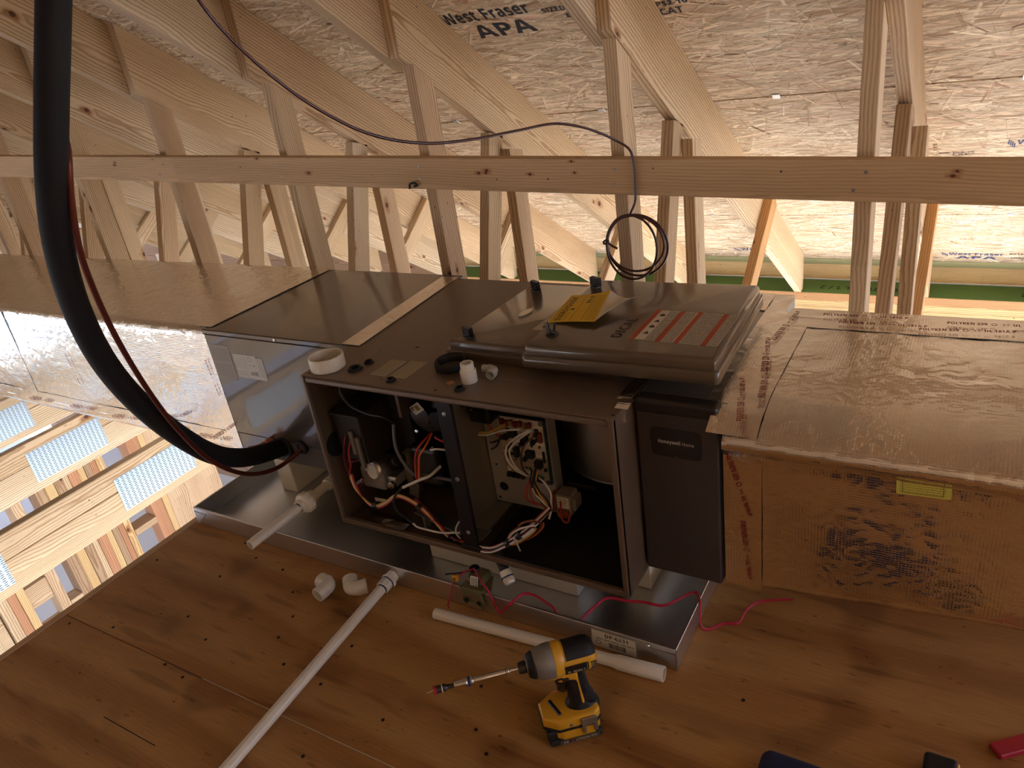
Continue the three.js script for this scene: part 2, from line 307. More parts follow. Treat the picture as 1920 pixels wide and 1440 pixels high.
const stampCat = ink(0x24242c, 320, 160, (g, w, h) => { fitText(g, '000-PS2-10', 'sans-serif', 54, 6, 60, 300); fitText(g, 'CAT', 'sans-serif', 76, 120, 140, 140); worn(g, w, h, 90); });
const stampBlue = ink(0x3b4570, 512, 288, (g, w, h) => { fitText(g, 'West Fraser', 'sans-serif', 112, 60, 112, 440); for (let i = 0; i < 4; i++) g.fillRect(4 + i * 13, 28 + i * 20, 8, 80); fitText(g, 'APA', 'sans-serif', 130, 120, 246, 330); worn(g, w, h, 160); });
const stampCat2 = stampCat;
for (const [m, x, z, w, h] of [[stampBrand, 0.65, -1.095, 0.36, 0.2], [stampGrade, 0.99, -1.055, 0.31, 0.2], [stampCat, 1.205, -1.14, 0.16, 0.085], [stampCat2, 1.24, -1.05, 0.16, 0.08],
  [stampBlue, 2.02, -3.26, 0.28, 0.15], [stampBlue, 0.98, -3.25, 0.34, 0.16], [stampGrade, 2.29, -3.26, 0.24, 0.15], [stampBrand, -1.2, -1.0, 0.2, 0.12], [stampGrade, -1.62, -1.18, 0.24, 0.15], [stampBlue, 2.2, -2.06, 0.24, 0.14], [stampCat, 1.93, -2.1, 0.12, 0.04]])
  part('mill_stamp', inkPlane(onDeck(x, z), [1, 0, 0], UP, w, h), m, roof);

// ---------------------------------------------------------------- rafters
const XR = [1.84, 1.19, 0.52, -0.12, -0.75, -1.36, -2.0, -2.63, -3.27, -3.9], XRIGHT = [2.48, 3.12, 3.76];
const WHERE = ['at the right, above the foil duct', 'third from the right, ending beside the cable coil', 'over the middle of the picture, beside the printed stamps', 'left of the middle, its end above the loose cable', 'second from the black hose on its right side', 'nearest the black hose on its right side', 'just left of the black hose', 'far left', 'at the far left end', 'at the left gable'];
const LR = [0, ST, CT], WR = [0, CT, -ST];
const lowRafter = (x1, z0) => sidePlate([[z0, bottomAt(z0)], [z0, deckAt(z0) - 0.001], [-3.29, deckAt(-3.29) - 0.001], [-3.29, -0.354], [-3.2335, -0.354]], x1 - 0.038, x1, LR, WR);
const highRafter = (x1, z0) => sidePlate([[z0, bottomAt(z0)], [z0, deckAt(z0) - 0.001], [RIDGE - 0.022, deckAt(RIDGE - 0.022) - 0.001], [RIDGE - 0.022, bottomAt(RIDGE - 0.022)]], x1 - 0.038, x1, LR, WR);
const RW = [3, 8, 2, 9, 14, 6, 1, 12, 7, 5];
const ordinal = ['first', 'second', 'third', 'fourth', 'fifth', 'sixth', 'seventh', 'eighth', 'ninth', 'tenth'];
[...XR, ...XRIGHT].forEach((x, i) => {
  const seen = i < XR.length, which = seen ? ordinal[i] + ' from the right' : ordinal[i - XR.length] + ' beyond the right edge';
  solo('rafter', lowRafter(x, -0.80), wood[RW[i % 10]], 'lower roof rafter with a plumb-cut butt end, ' + which, 'rafter', 'lower rafters');
  solo('rafter', highRafter(x - 0.0385, i === 0 ? -0.815 : -0.86), wood[RW[(i + 4) % 10]], 'upper roof rafter lapped beside the lower one, ' + which, 'rafter', 'upper rafters');
});

// ---------------------------------------------------------------- posts, struts and braces under the rafters
const XP = [1.7635, 1.148, 0.50, -0.115, -0.775, -1.42, -2.08, -2.72, -3.36];
const PW = [20, 14, 4, 13, 21, 1, 15, 3, 9];
XP.forEach((x, i) => {
  const top = i === 0 ? 1.40 : null, zf = -0.832, zb = -0.921;
  const g = sidePlate([[zf, 0.0003], [zb, 0.0003], [zb, top ?? bottomAt(zb) - 0.001], [zf, top ?? bottomAt(zf) - 0.001]], x, x + 0.038, [0, 1, 0], [0, 0, 1]);
  solo('post', g, wood[PW[i]], 'upright roof post behind the long horizontal brace, ' + ordinal[i] + ' from the right', 'post', 'front row of posts');
});
XR.slice(0, 9).forEach((x, i) => {
  solo('strut', board([x - 0.019, 0.935, -1.262], [x - 0.019, 0.012, -0.972], 0.089, 0.038, [0, 0.3, 1]), wood[(i * 5 + 3) % 24], 'strut leaning from the rafter towards the furnace, ' + ordinal[i] + ' from the right', 'strut', 'leaning struts');
  solo('post', sidePlate([[-1.275, 0.0003], [-1.364, 0.0003], [-1.364, 0.86], [-1.275, 0.88]], x + 0.0005, x + 0.0385, [0, 1, 0], [0, 0, 1]), wood[(i * 7 + 1) % 24], 'second-row post beside the leaning strut, ' + ordinal[i] + ' from the right', 'post', 'second row of posts');
  solo('kicker', board([x + 0.0195, 0.40, -2.405], [x + 0.0195, 0.02, -1.862], 0.089, 0.038, [0, 1, 0.7]), i === 1 || i === 0 ? woodGold : wood[(i * 3 + 2) % 24], 'short kicker brace slanting off a rafter near the eave, ' + ordinal[i] + ' from the right', 'brace', 'kicker braces near the eave');
});
solo('kicker_plate', board([-3.6, -0.002, -1.874], [3.9, -0.002, -1.874], 0.089, 0.038, [0, 0, 1]), wood[3], 'flat board behind the ducts carrying the feet of the kicker braces', 'timber');
// the long brace across the front of the posts
{
  const beam = thing('horizontal_brace', 'long pale horizontal brace nailed across the front of all the posts', 'brace', [0.3, 0.85, -0.81]);
  part('plank', board([-3.9, 1.096, -0.812], [3.6, 0.768, -0.812], 0.096, 0.0385, [0, 1, 0]), std(0xf3e2cc, 0.7, 0, { map: pine[4] }), beam);
  const onBeam = (x, d) => [x, 0.926 - 0.0437 * (x - 0) + d, -0.7927];
  for (const [x, d] of [[1.79, 0.02], [1.765, -0.022], [1.17, 0.02], [1.165, -0.02], [0.52, 0.022], [0.515, -0.016], [-0.1, 0.02], [-0.09, -0.018], [-0.72, 0.018], [-0.76, -0.02], [-1.4, 0.015], [-1.42, -0.02]]) part('nail', turnedOn([[0, 0], [0.004, 0], [0.004, 0.0014], [0, 0.002]], onBeam(x, d), [0, 0, 1], 8), greySteel, beam);
}
// eave: rim timber, plate, blocking and the wall under it
{
  const rim = thing('rim_timber', 'long flat engineered timber with a green coated face along the eave', 'timber', [1.2, -0.401, -3.35]);
  part('core', board([-1.35, -0.379, -3.35], [5.4, -0.379, -3.35], 0.226, 0.044, [0, 0, 1]), lvlEdge, rim, 'bare laminated edge');
  part('coating', cbox(-1.35, 5.4, -0.3568, -0.355, -3.46, -3.24, 0.0006), greenPaint, rim, 'green coated face');
  const lt = ink(0x16381f, 512, 96, (g) => { fitText(g, 'STRUCTURAL 1 / 2', 'sans-serif', 84, 6, 78, 500); });
  part('lettering', inkPlane([1.52, -0.3546, -3.33], [-1, 0, 0], [0, 0, 1], 0.5, 0.085), lt, rim);
  part('lettering', inkPlane([2.5, -0.3546, -3.33], [-1, 0, 0], [0, 0, 1], 0.5, 0.085), lt, rim);
  solo('top_plate', merge([board([-1.35, -0.4215, -3.31], [5.4, -0.4215, -3.31], 0.14, 0.038, [0, 0, 1]), board([-1.35, -0.460, -3.31], [5.4, -0.460, -3.31], 0.14, 0.038, [0, 0, 1])]), woodYellow[2], 'honey-coloured doubled top plate under the green rim timber', 'timber');
  solo('blocking', board([-1.35, -0.305, -3.482], [5.4, -0.305, -3.482], 0.094, 0.038, [0, 1, 0]), woodYellow[3], 'yellowish blocking board standing behind the green rim timber', 'timber');
  const wallBack = thing('wall_back', null, null, [2, -3, -3.31], null, 'structure');
  for (let k = 0; k < 11; k++) part('stud', board([-1.3 + k * 0.66, -3, -3.31], [-1.3 + k * 0.66, -0.48, -3.31], 0.14, 0.038, [0, 0, 1]), wood[k % 24], wallBack);
  for (const [x0, x1] of [[-1.4, 0.5], [4.6, 5.4]]) part('sheathing', boxUV(cbox(x0 + 0.002, x1 - 0.002, -2.99, -0.44, -3.395, -3.383)), osb[1], wallBack);
  part('sill_plate', board([-1.35, -2.98, -3.31], [5.4, -2.98, -3.31], 0.14, 0.038, [0, 0, 1]), wood[4], wallBack);
  // brown sheathed wall beyond the left end of the rim timber
  const wb = thing('wall_left_back', null, null, [-3, -0.8, -3.42], null, 'structure');
  const plyBrown = std(0xa98f7a, 0.75, 0, { map: pine[1] });
  for (let k = -2; k < 3; k++) part('plywood_panel', cbox(-5.9 + k * 1.5 + 0.002, -4.4 + k * 1.5 - 0.002, -3.1, -0.16, -3.43, -3.415), plyBrown, wb);
  part('cap_plate', board([-8.9, -0.14, -3.42], [-1.4, -0.14, -3.42], 0.09, 0.038, [0, 0, 1]), wood[2], wb);
}
// ---------------------------------------------------------------- left gable and the framing seen down through the open joists
{
  const gable = thing('wall_left', null, null, [-4.2, -0.3, 0], null, 'structure');
  for (let k = 0; k < 8; k++) { const z = -2.9 + k * 0.62; part('stud', board([-4.2, -0.3, z], [-4.2, Math.min(bottomAt(z), 2.6), z], 0.089, 0.038, [1, 0, 0]), wood[(k * 5) % 24], gable); }
  part('plate', board([-4.2, -0.28, -3.2], [-4.2, -0.28, 2.0], 0.089, 0.038, [1, 0, 0]), wood[1], gable);
  part('header', board([-4.2, 0.42, -2.9], [-4.2, 0.42, -0.4], 0.14, 0.038, [0, 1, 0]), wood[6], gable);

  part('sheathing', boxUV(flat((() => { const s = new THREE.Shape([[-3.3, 0.3], [-2.2, 0.3], [-2.2, -0.25], [-1.9, -0.25], [-1.9, 0.3], [2.2, 0.3], [2.2, 3.2], [-3.3, -0.16]].map(([z, y]) => new THREE.Vector2(z, y))); const g = new THREE.ExtrudeGeometry(s, { depth: 0.012, bevelEnabled: false }); g.applyMatrix4(new THREE.Matrix4().makeBasis(V(0, 0, 1), V(0, 1, 0), V(-1, 0, 0))); g.translate(-4.246, 0, 0); return g; })())), osb[0], gable);
  const low = thing('wall_below', null, null, [-2.0, -3, -0.5], null, 'structure');
  const st = (z1, z0, mat, y0 = -3, y1 = -0.42, dx = 0) => part('stud', cboxGrain(-2.09 + dx, -2.0 + dx, y0, y1, z0, z1), mat, low);
  const S = [[0.30, 0.10, 1, 'w'], [0.042, -0.008, 0, 'w'], [-0.01, -0.053, 0, 'r'], [-0.055, -0.095, 0, 'y'], [-0.214, -0.264, 0, 'w'], [-0.336, -0.391, 0, 'g'], [-0.393, -0.441, 0, 'y'], [-0.443, -0.487, 0, 'g'], [-0.489, -0.520, 0, 'w'], [-0.522, -0.573, 0, 'r'], [-0.575, -0.609, 0, 'y'], [-0.611, -0.646, 0, 'g'], [-0.648, -0.680, 0, 'r'], [-0.682, -0.721, 0, 'y'], [-0.869, -0.943, 0, 'r'], [-0.945, -0.981, 0, 'y'], [-0.983, -1.35, 0, 'w']];
  S.forEach(([a, b, k, c], i) => st(a, b, c === 'r' ? woodRed[i % 4] : c === 'y' ? woodYellow[i % 4] : c === 'g' ? woodGrey : wood[(i * 7) % 24], -3, -0.42, i % 2 ? 0.004 : 0));
  part('sill', cboxGrain(-2.085, -1.995, -1.245, -1.205, -0.335, -0.265, true), wood[8], low);
  for (let k = 0; k < 5; k++) part('siding_board', cboxGrain(-2.08, -2.01, -1.36 - k * 0.1, -1.264 - k * 0.1, -0.213, -0.097, true), wood[(k * 4 + 1) % 24], low);
  part('siding_board', cboxGrain(-2.08, -2.01, -1.13, -1.0, -0.213, -0.097, true), wood[9], low);
  part('sill', cboxGrain(-2.09, -1.99, -1.10, -1.06, -0.868, -0.722, true), wood[3], low);
  part('siding_board', cboxGrain(-2.08, -2.01, -1.28, -0.98, 0.05, 0.28, true), wood[7], low);
  part('top_plate', cboxGrain(-2.09, -2.0, -0.418, -0.38, -1.4, 1.6, true), wood[5], low);
}
function cboxGrain(x0, x1, y0, y1, z0, z1, alongZ) { return grainUV(cbox(x0, x1, y0, y1, z0, z1, 0.0016), alongZ ? V(0, 0, 1) : V(0, 1, 0), alongZ ? V(0, 1, 0) : V(0, 0, 1)); }

// ceiling joists: two boards, one on the other, held by toothed steel plates
{
  const slots = std(0xffffff, 0.42, 0.75, { map: canvasTex(512, 256, (g, w, h) => {
    g.fillStyle = 'rgb(160,176,188)'; g.fillRect(0, 0, w, h);
    for (let i = 0; i < 17; i++) for (let j = 0; j < 18; j++) { const x = 12 + i * 30 + (j % 2) * 4, y = 6 + j * 14; g.fillStyle = 'rgb(54,60,66)'; g.fillRect(x, y, 17, 5); g.fillStyle = 'rgb(186,198,206)'; g.fillRect(x, y + 5, 17, 1.5); }
  }) });
  const where = ['nearest the plywood edge', 'second from the plywood edge', 'third from the plywood edge', 'fourth from the plywood edge'];
  [-0.69, -1.32, -1.95, -2.58].forEach((x, i) => {
    const j = thing('ceiling_joist', 'pale ceiling joist of two stacked boards with toothed plates, ' + where[i], 'joist', [x - 0.019, -0.24, 0.6], 'open ceiling joists');
    part('chord', board([x - 0.019, -0.0665, -1.3], [x - 0.019, -0.0665, 2.4], 0.093, 0.038, [0, 1, 0]), [wood[2], wood[8], wood[12], wood[14]][i], j);
    part('chord', board([x - 0.019, -0.1765, -1.3], [x - 0.019, -0.1765, 2.4], 0.122, 0.038, [0, 1, 0]), [wood[14], wood[0], wood[6], wood[2]][i], j);
    for (const [z0, z1] of [[-0.465, -0.126], [0.31, 0.65], [-1.2, -0.86]]) part('toothed_plate', (() => { const g = new THREE.BoxGeometry(z1 - z0, 0.142, 0.0016); g.rotateY(Math.PI / 2); g.translate(x + 0.001, -0.132, (z0 + z1) / 2); return g; })(), slots, j);
  });
  solo('edge_joist', board([-0.06, -0.14, -1.9], [-0.06, -0.14, 1.66], 0.235, 0.038, [0, 1, 0]), wood[4], 'joist carrying the left edge of the plywood', 'joist');
}

// ---------------------------------------------------------------- plywood deck
{
  const deck = thing('deck', null, null, [1.2, -0.019, 0.4], null, 'structure');
  const sheetAt = (x0, x1, z0, z1) => boxUV(cbox(x0, x1, -0.018, 0, z0, z1, 0.0012), 0.02 - x0, z1 + rr(0.02, 1.1));
  part('plywood_panel', sheetAt(-0.018, 2.42, -0.7755, 0.4412), ply, deck);
  part('plywood_panel', sheetAt(-0.018, 2.42, 0.4432, 1.66), ply, deck);
  part('plywood_panel', sheetAt(2.4225, 4.86, -0.7755, 0.4412), ply, deck);
  part('plywood_panel', sheetAt(2.4225, 4.86, 0.4432, 1.66), ply, deck);
  part('plywood_panel', sheetAt(-0.018, 2.42, 1.662, 2.88), ply, deck);
  part('plywood_panel', sheetAt(2.4225, 4.86, 1.662, 2.88), ply, deck);
  for (let k = 0; k < 4; k++) for (const [a, b] of [[-0.018, 2.42], [2.4225, 4.86]]) part('plywood_panel', sheetAt(a, b, 2.882 + k * 1.22, 4.1 + k * 1.22), ply, deck);
  for (let k = 1; k < 5; k++) part('plywood_panel', sheetAt(-4.3, -0.02, 1.662 + k * 1.22, 2.88 + k * 1.22), ply, deck);
  part('plywood_panel', sheetAt(-0.018, 2.42, -1.45, -0.7775), ply, deck);
  part('plywood_panel', sheetAt(2.4225, 4.86, -1.45, -0.7775), ply, deck);
  part('joist', board([1.2, -0.14, -1.9], [1.2, -0.14, 2.88], 0.235, 0.038, [0, 1, 0]), wood[2], deck);
  part('joist', board([2.42, -0.14, -1.9], [2.42, -0.14, 2.88], 0.235, 0.038, [0, 1, 0]), wood[2], deck);
  // sawdust and chalk caught in the joint, screw heads, a split in the face veneer
  part('joint_dust', cbox(0.56, 1.2, -0.002, 0.0004, 0.4414, 0.4430, 0.0002), std(0xd8c6a8, 0.9), deck, 'pale dust in the joint');
  const dark = std(0x1a0e08, 0.8);
  part('split', cbox(0.43, 0.62, 0, 0.0005, 0.6165, 0.6185, 0.0002), dark, deck);
  for (const [x, z] of [[0.24, 0.02], [0.29, 0.16], [0.51, 0.46], [0.43, 0.45], [0.46, 0.35], [0.84, 0.22], [0.85, 0.34], [0.95, 0.5], [1.05, 0.36], [0.62, 0.2], [0.55, 0.13], [0.64, 0.27], [0.34, 0.31], [0.17, 0.42], [0.03, 0.18], [0.03, 0.46], [0.33, 0.06], [0.45, 0.07], [0.77, 0.12], [1.2, 0.2], [1.3, 0.34], [1.25, 0.3], [1.72, 0.02], [0.72, 0.33]])
    part('screw', turnedOn([[0, 0], [0.0042, 0], [0.0038, 0.0008], [0, 0.0006]], [x, 0, z], [0, 1, 0], 8), dark, deck);
}
// close the attic to the right and behind the camera
{
  const wr = thing('wall_right', null, null, [5.42, 0, 2], null, 'structure');
  for (let k = 0; k < 6; k++) { const z = -3.0 + k * 0.62; part('stud', board([5.42, -0.3, z], [5.42, bottomAt(z), z], 0.089, 0.038, [1, 0, 0]), wood[(k * 5) % 24], wr); }
  const s = new THREE.Shape([[0.7, -0.3], [7.7, -0.3], [RIDGE, 3.34], [0.7, 2.45]].map(([z, y]) => new THREE.Vector2(z, y)));
  const g = new THREE.ExtrudeGeometry(s, { depth: 0.03, bevelEnabled: false }); g.applyMatrix4(new THREE.Matrix4().makeBasis(V(0, 0, 1), V(0, 1, 0), V(-1, 0, 0))); g.translate(5.45, 0, 0);
  part('sheathing', boxUV(flat(g)), osb[1], wr);
}
// ---------------------------------------------------------------- foil-wrapped ducts
// a wrap swept along x round a (z, y) outline, gently dented
function wrap(outline, x0, x1, nx, amp, sd, slope = 0) {
  const pts = new THREE.CatmullRomCurve3(outline.map(([z, y]) => V(0, y, z)), false, 'catmullrom', 0.08).getSpacedPoints(110), P = [], U = [], I = [];
  let len = 0; const acc = pts.map((p, i) => (len += i ? p.distanceTo(pts[i - 1]) : 0));
  const c = V(0, 0, 0); pts.forEach((p) => c.add(p)); c.divideScalar(pts.length);
  for (let i = 0; i <= nx; i++) for (let k = 0; k < pts.length; k++) {
    const x = x0 + (x1 - x0) * i / nx, p = pts[k], d = p.clone().sub(c).normalize();
    const n = amp * (N3(x * 6, acc[k] * 7, sd) + 0.5 * N3(x * 19, acc[k] * 23, sd + 3) + 0.22 * N3(x * 48, acc[k] * 55, sd + 6));
    const low = p.y < 0.4 ? slope * (x - x0) * clamp((0.4 - p.y) / 0.27) : 0;
    P.push(x, p.y + d.y * n + low, p.z + d.z * n); U.push(x, acc[k]);
  }
  const w = pts.length;
  for (let i = 0; i < nx; i++) for (let k = 0; k < w - 1; k++) { const a = i * w + k; I.push(a, a + w, a + 1, a + 1, a + w, a + w + 1); }
  const g = new THREE.BufferGeometry(); g.setAttribute('position', new THREE.Float32BufferAttribute(P, 3)); g.setAttribute('uv', new THREE.Float32BufferAttribute(U, 2)); g.setIndex(I); g.computeVertexNormals(); return g;
}
const tapeInk = ink(0x86181c, 640, 64, (g, w, h) => { fitText(g, 'POLYKEN 339', 'sans-serif', 44, 10, 48, 250); g.beginPath(); g.arc(300, 32, 15, 0, 7); g.lineWidth = 4; g.stroke(); fitText(g, '\u2022 \u2022  UL 181A-P', 'sans-serif', 36, 350, 46, 250); worn(g, w, h, 40); });
{
  const d = thing('foil_duct', 'silver foil-faced duct running to the right of the furnace with printed tape', 'duct', [2.4, 0.13, -0.4]);
  const outline = [[-0.655, 0.132], [-0.664, 0.16], [-0.666, 0.40], [-0.665, 0.55], [-0.655, 0.571], [-0.62, 0.575], [-0.45, 0.576], [-0.28, 0.5755], [-0.215, 0.573], [-0.165, 0.563], [-0.12, 0.546], [-0.096, 0.528], [-0.096, 0.512], [-0.115, 0.499], [-0.14, 0.485], [-0.148, 0.46], [-0.15, 0.3], [-0.152, 0.16], [-0.16, 0.134], [-0.2, 0.13], [-0.4, 0.13], [-0.64, 0.13]];
  part('foil_wrap', wrap(outline, 1.652, 4.4, 260, 0.003, 2.2, 0.1), foil, d);
  const strip = (x0, x1, pts) => wrap(pts, x0, x1, Math.max(4, Math.min(150, Math.round((x1 - x0) / 0.004))), 0.0022, 7.7);
  part('foil_tape', strip(1.62, 1.715, [[-0.64, 0.5772], [-0.4, 0.5775], [-0.22, 0.5755], [-0.15, 0.5635], [-0.105, 0.542]]), foilTape, d, 'tape over the joint with the filter cabinet');
  part('foil_tape', strip(1.66, 2.9, [[-0.665, 0.5775], [-0.62, 0.5772], [-0.57, 0.5778], [-0.555, 0.5775]]), foilTape, d, 'tape along the back edge');
  part('foil_tape', strip(2.155, 2.23, [[-0.64, 0.5772], [-0.4, 0.5778], [-0.22, 0.5755], [-0.15, 0.565], [-0.11, 0.543]]), foilTape, d, 'tape across the top');
  part('foil_tape', (() => { return wrap([[-0.1475, 0.47], [-0.147, 0.3], [-0.148, 0.145]], 1.64, 1.715, 20, 0.002, 5.5); })(), foilTape, d, 'tape down the front corner');
  for (const [x, z, a] of [[1.668, -0.18, 2.1], [1.69, -0.28, 1.9], [1.665, -0.39, 2.0], [1.672, -0.55, 1.3]]) part('tape_print', inkPlane([x, 0.5832, z], [Math.cos(a) * 0.4, 0, -Math.sin(a)], [-Math.sin(a), 0, -Math.cos(a) * 0.4], 0.19, 0.026), tapeInk, d);
  for (const [x, z, a] of [[1.83, -0.625, 0.04], [1.87, -0.585, 0.03], [2.08, -0.62, 0.05], [2.03, -0.58, 0.1], [2.2, -0.5, -1.2], [2.19, -0.3, -1.1]]) part('tape_print', inkPlane([x, 0.5838, z], [Math.cos(a), 0, -Math.sin(a)], [-Math.sin(a), 0, -Math.cos(a)], 0.19, 0.026), tapeInk, d);
  part('tape_print', inkPlane([1.672, 0.40, -0.1452], [0.3, -0.95, 0], [0.95, 0.3, 0], 0.16, 0.022), tapeInk, d);
  part('tape_print', inkPlane([1.685, 0.24, -0.1452], [0.1, -0.99, 0], [0.99, 0.1, 0], 0.16, 0.022), tapeInk, d);
  part('yellow_label', sheet([1.99, 0.478, -0.1445], [1, 0.05, 0], [0, 1, 0], 0.085, 0.06), print(256, 180, '#d9cf5e', (g) => { linesOf(g, 14, 14, 220, 3, 16, '#4d4a22', 4); linesOf(g, 14, 76, 220, 7, 14, '#6b6630', 3); g.strokeStyle = '#55502a'; g.lineWidth = 3; g.strokeRect(30, 58, 190, 110); }), d);

  const l = thing('foil_duct', 'silver foil-faced duct running away to the left behind the black hose', 'duct', [-1.5, 0.13, -0.5]);
  const ol = [[-0.80, 0.13], [-0.822, 0.14], [-0.826, 0.2], [-0.826, 0.555], [-0.815, 0.571], [-0.78, 0.573], [-0.5, 0.5735], [-0.28, 0.573], [-0.25, 0.571], [-0.2375, 0.56], [-0.236, 0.53], [-0.235, 0.35], [-0.236, 0.16], [-0.24, 0.136], [-0.26, 0.13], [-0.5, 0.13], [-0.79, 0.13]];
  part('foil_wrap', wrap(ol, -4.0, -0.006, 260, 0.0024, 4.4), foil, l);
  part('foil_tape', wrap([[-0.81, 0.5752], [-0.5, 0.5755], [-0.29, 0.5752], [-0.25, 0.5745]], -0.05, 0.028, 22, 0.001, 3.1), foilTape, l, 'tape over the joint with the coil cabinet');
  part('foil_tape', wrap([[-0.2338, 0.555], [-0.2335, 0.4], [-0.2335, 0.16], [-0.2335, 0.14]], -0.055, 0.006, 22, 0.0022, 5.2), foilTape, l, 'crumpled tape down the front joint');
  part('foil_tape', wrap([[-0.2338, 0.20], [-0.2335, 0.17], [-0.2335, 0.14], [-0.242, 0.127]], -1.6, -0.05, 60, 0.0018, 6.2), foilTape, l, 'tape along the lower front edge');
  part('foil_tape', wrap([[-0.2335, 0.55], [-0.2338, 0.4], [-0.2338, 0.15]], -1.30, -1.215, 22, 0.003, 8.2), foilTape, l, 'tape over a vertical joint');
  for (const [x, y, a] of [[-0.12, 0.165, 0.08], [-0.34, 0.17, 0.05], [-0.62, 0.168, 0.1], [-0.9, 0.17, 0.06], [-1.2, 0.165, 0.05], [-0.3, 0.22, 0.3], [-0.06, 0.2, 0.5]]) part('tape_print', inkPlane([x, y, -0.2282], [Math.cos(a), Math.sin(a), 0], [-Math.sin(a), Math.cos(a), 0], 0.19, 0.026), tapeInk, l);
  for (const [x, y, a] of [[-0.55, 0.31, -1.5], [-0.85, 0.34, -1.45], [-0.52, 0.26, -1.2], [-0.02, 0.4, -1.5]]) part('tape_print', inkPlane([x, y, -0.2285], [Math.cos(a), Math.sin(a), 0], [-Math.sin(a), Math.cos(a), 0], 0.14, 0.018), tapeInk, l);
}
// cooling-coil cabinet between the left duct and the furnace
{
  const c = thing('coil_cabinet', 'dark glossy metal coil cabinet between the left foil duct and furnace', 'coil cabinet', [0.3, 0.125, -0.5]);
  part('casing', cbox(0.0, 0.606, 0.126, 0.566, -0.80, -0.238, 0.002), coilCase, c);
  part('top_panel', cbox(-0.002, 0.6075, 0.5555, 0.572, -0.802, -0.2335, 0.003), coilCase, c);
  part('front_panel', cbox(0.002, 0.606, 0.206, 0.5545, -0.2385, -0.2345, 0.0015), coilCase, c);
  part('drain_panel', cbox(0.002, 0.606, 0.127, 0.2045, -0.2385, -0.2350, 0.0015), coilCase, c);
  for (const [x, y] of [[0.321, 0.564], [0.05, 0.138], [0.56, 0.138], [0.42, 0.2], [0.585, 0.35]]) part('screw', turnedOn([[0, 0], [0.005, 0], [0.0045, 0.003], [0, 0.0036]], [x, y, -0.2335], [0, 0, 1], 8), steel, c);
  part('label', sheet([0.052, 0.464, -0.234], [1, 0, 0], [0, 1, 0], 0.094, 0.118), print(256, 320, '#a49a8e', (g) => { linesOf(g, 20, 24, 216, 16, 8, '#7c7268', 3); linesOf(g, 20, 170, 216, 16, 8, '#7c7268', 3); }), c, 'grey instruction label');
  part('label', sheet([0.161, 0.4605, -0.2338], [1, 0, 0], [0, 1, 0], 0.1, 0.08), print(320, 256, '#cfc8bc', (g) => { linesOf(g, 14, 16, 170, 12, 12, '#4c463e', 2); g.strokeStyle = '#3a362f'; g.lineWidth = 4; g.beginPath(); g.arc(226, 44, 22, 0, 7); g.stroke(); g.fillStyle = '#2a2722'; fitText(g, 'AHRI', 'sans-serif', 60, 190, 220, 110); fitText(g, 'C   US', 'sans-serif', 30, 200, 120, 80); linesOf(g, 14, 180, 150, 5, 12, '#4c463e', 2); }), c, 'white rating label');
  part('label', sheet([0.225, 0.4565, -0.2338], [1, 0, 0], [0, 1, 0], 0.027, 0.074), print(96, 256, '#cfc8bc', (g) => { linesOf(g, 10, 14, 76, 18, 12, '#5a544a', 2); }), c, 'narrow white label');
  part('grommet', new THREE.TorusGeometry(0.031, 0.008, 10, 26).translate(0.214, 0.18, -0.233), rubber, c);
  part('grommet', new THREE.TorusGeometry(0.017, 0.007, 10, 22).translate(0.301, 0.199, -0.233), rubber, c);
  part('seal', turnedOn([[0, 0], [0.014, 0], [0.012, 0.004], [0, 0.004]], [0.301, 0.199, -0.2345], [0, 0, 1]), std(0x3a2a26, 0.6), c);
  part('copper_stub', merge([tube([[0.165, 0.2, -0.236], [0.158, 0.199, -0.19], [0.135, 0.197, -0.172], [0.13, 0.197, -0.175]], 0.011, 14, 10), turnedOn([[0, 0], [0.014, 0], [0.014, 0.02], [0, 0.02]], [0.166, 0.2, -0.23], [0, 0, 1], 12)]), copper, c, 'bright copper stub');
  // condensate drain with a union nut, open at its front end
  const dr = thing('drain_pipe', 'short white plastic drain pipe with a ribbed union in front of the coil cabinet', 'pipe', [0.48, 0.145, -0.04]);
  part('pipe', pipe([0.469, 0.152, 0.152], [0.482, 0.158, -0.045], 0.0134, 0.0105), pvcBone, dr);
  part('primer_ring', turnedOn([[0.0138, 0], [0.0142, 0], [0.0142, 0.004], [0.0138, 0.004], [0.0138, 0]], [0.4795, 0.157, -0.018], [0.01, 0.03, -1], 24), bluePrimer, dr);
  const nut = []; nut.push(turnedOn([[0.014, 0], [0.019, 0], [0.019, 0.012], [0.024, 0.014], [0.028, 0.016], [0.029, 0.02], [0.029, 0.037], [0.027, 0.04], [0.019, 0.041], [0.018, 0.06], [0.014, 0.06], [0.014, 0]], [0.4797, 0.157, -0.022], [0.02, 0.03, -1], 36));
  part('union_body', nut[0], pvcBone, dr);
  for (let k = 0; k < 18; k++) { const a = k / 18 * Math.PI * 2; part('rib', cbox(0.4808 + Math.cos(a) * 0.0295 - 0.0016, 0.4808 + Math.cos(a) * 0.0295 + 0.0016, 0.1578 + Math.sin(a) * 0.0295 - 0.0016, 0.1578 + Math.sin(a) * 0.0295 + 0.0016, -0.06, -0.042, 0.0006), pvcBone, dr); }
  part('pipe', pipe([0.4815, 0.158, -0.08], [0.484, 0.161, -0.15], 0.0134, 0.0105), pvcBone, dr);
  part('elbow', merge([turnedOn([[0.0136, 0], [0.018, 0], [0.0185, 0.006], [0.0185, 0.024], [0.0136, 0.024], [0.0136, 0]], [0.4835, 0.16, -0.135], [0.02, 0.02, -1], 24), tube([[0.4835, 0.16, -0.155], [0.486, 0.166, -0.185], [0.496, 0.185, -0.215], [0.502, 0.196, -0.236]], 0.0185, 16, 16)]), pvc, dr);
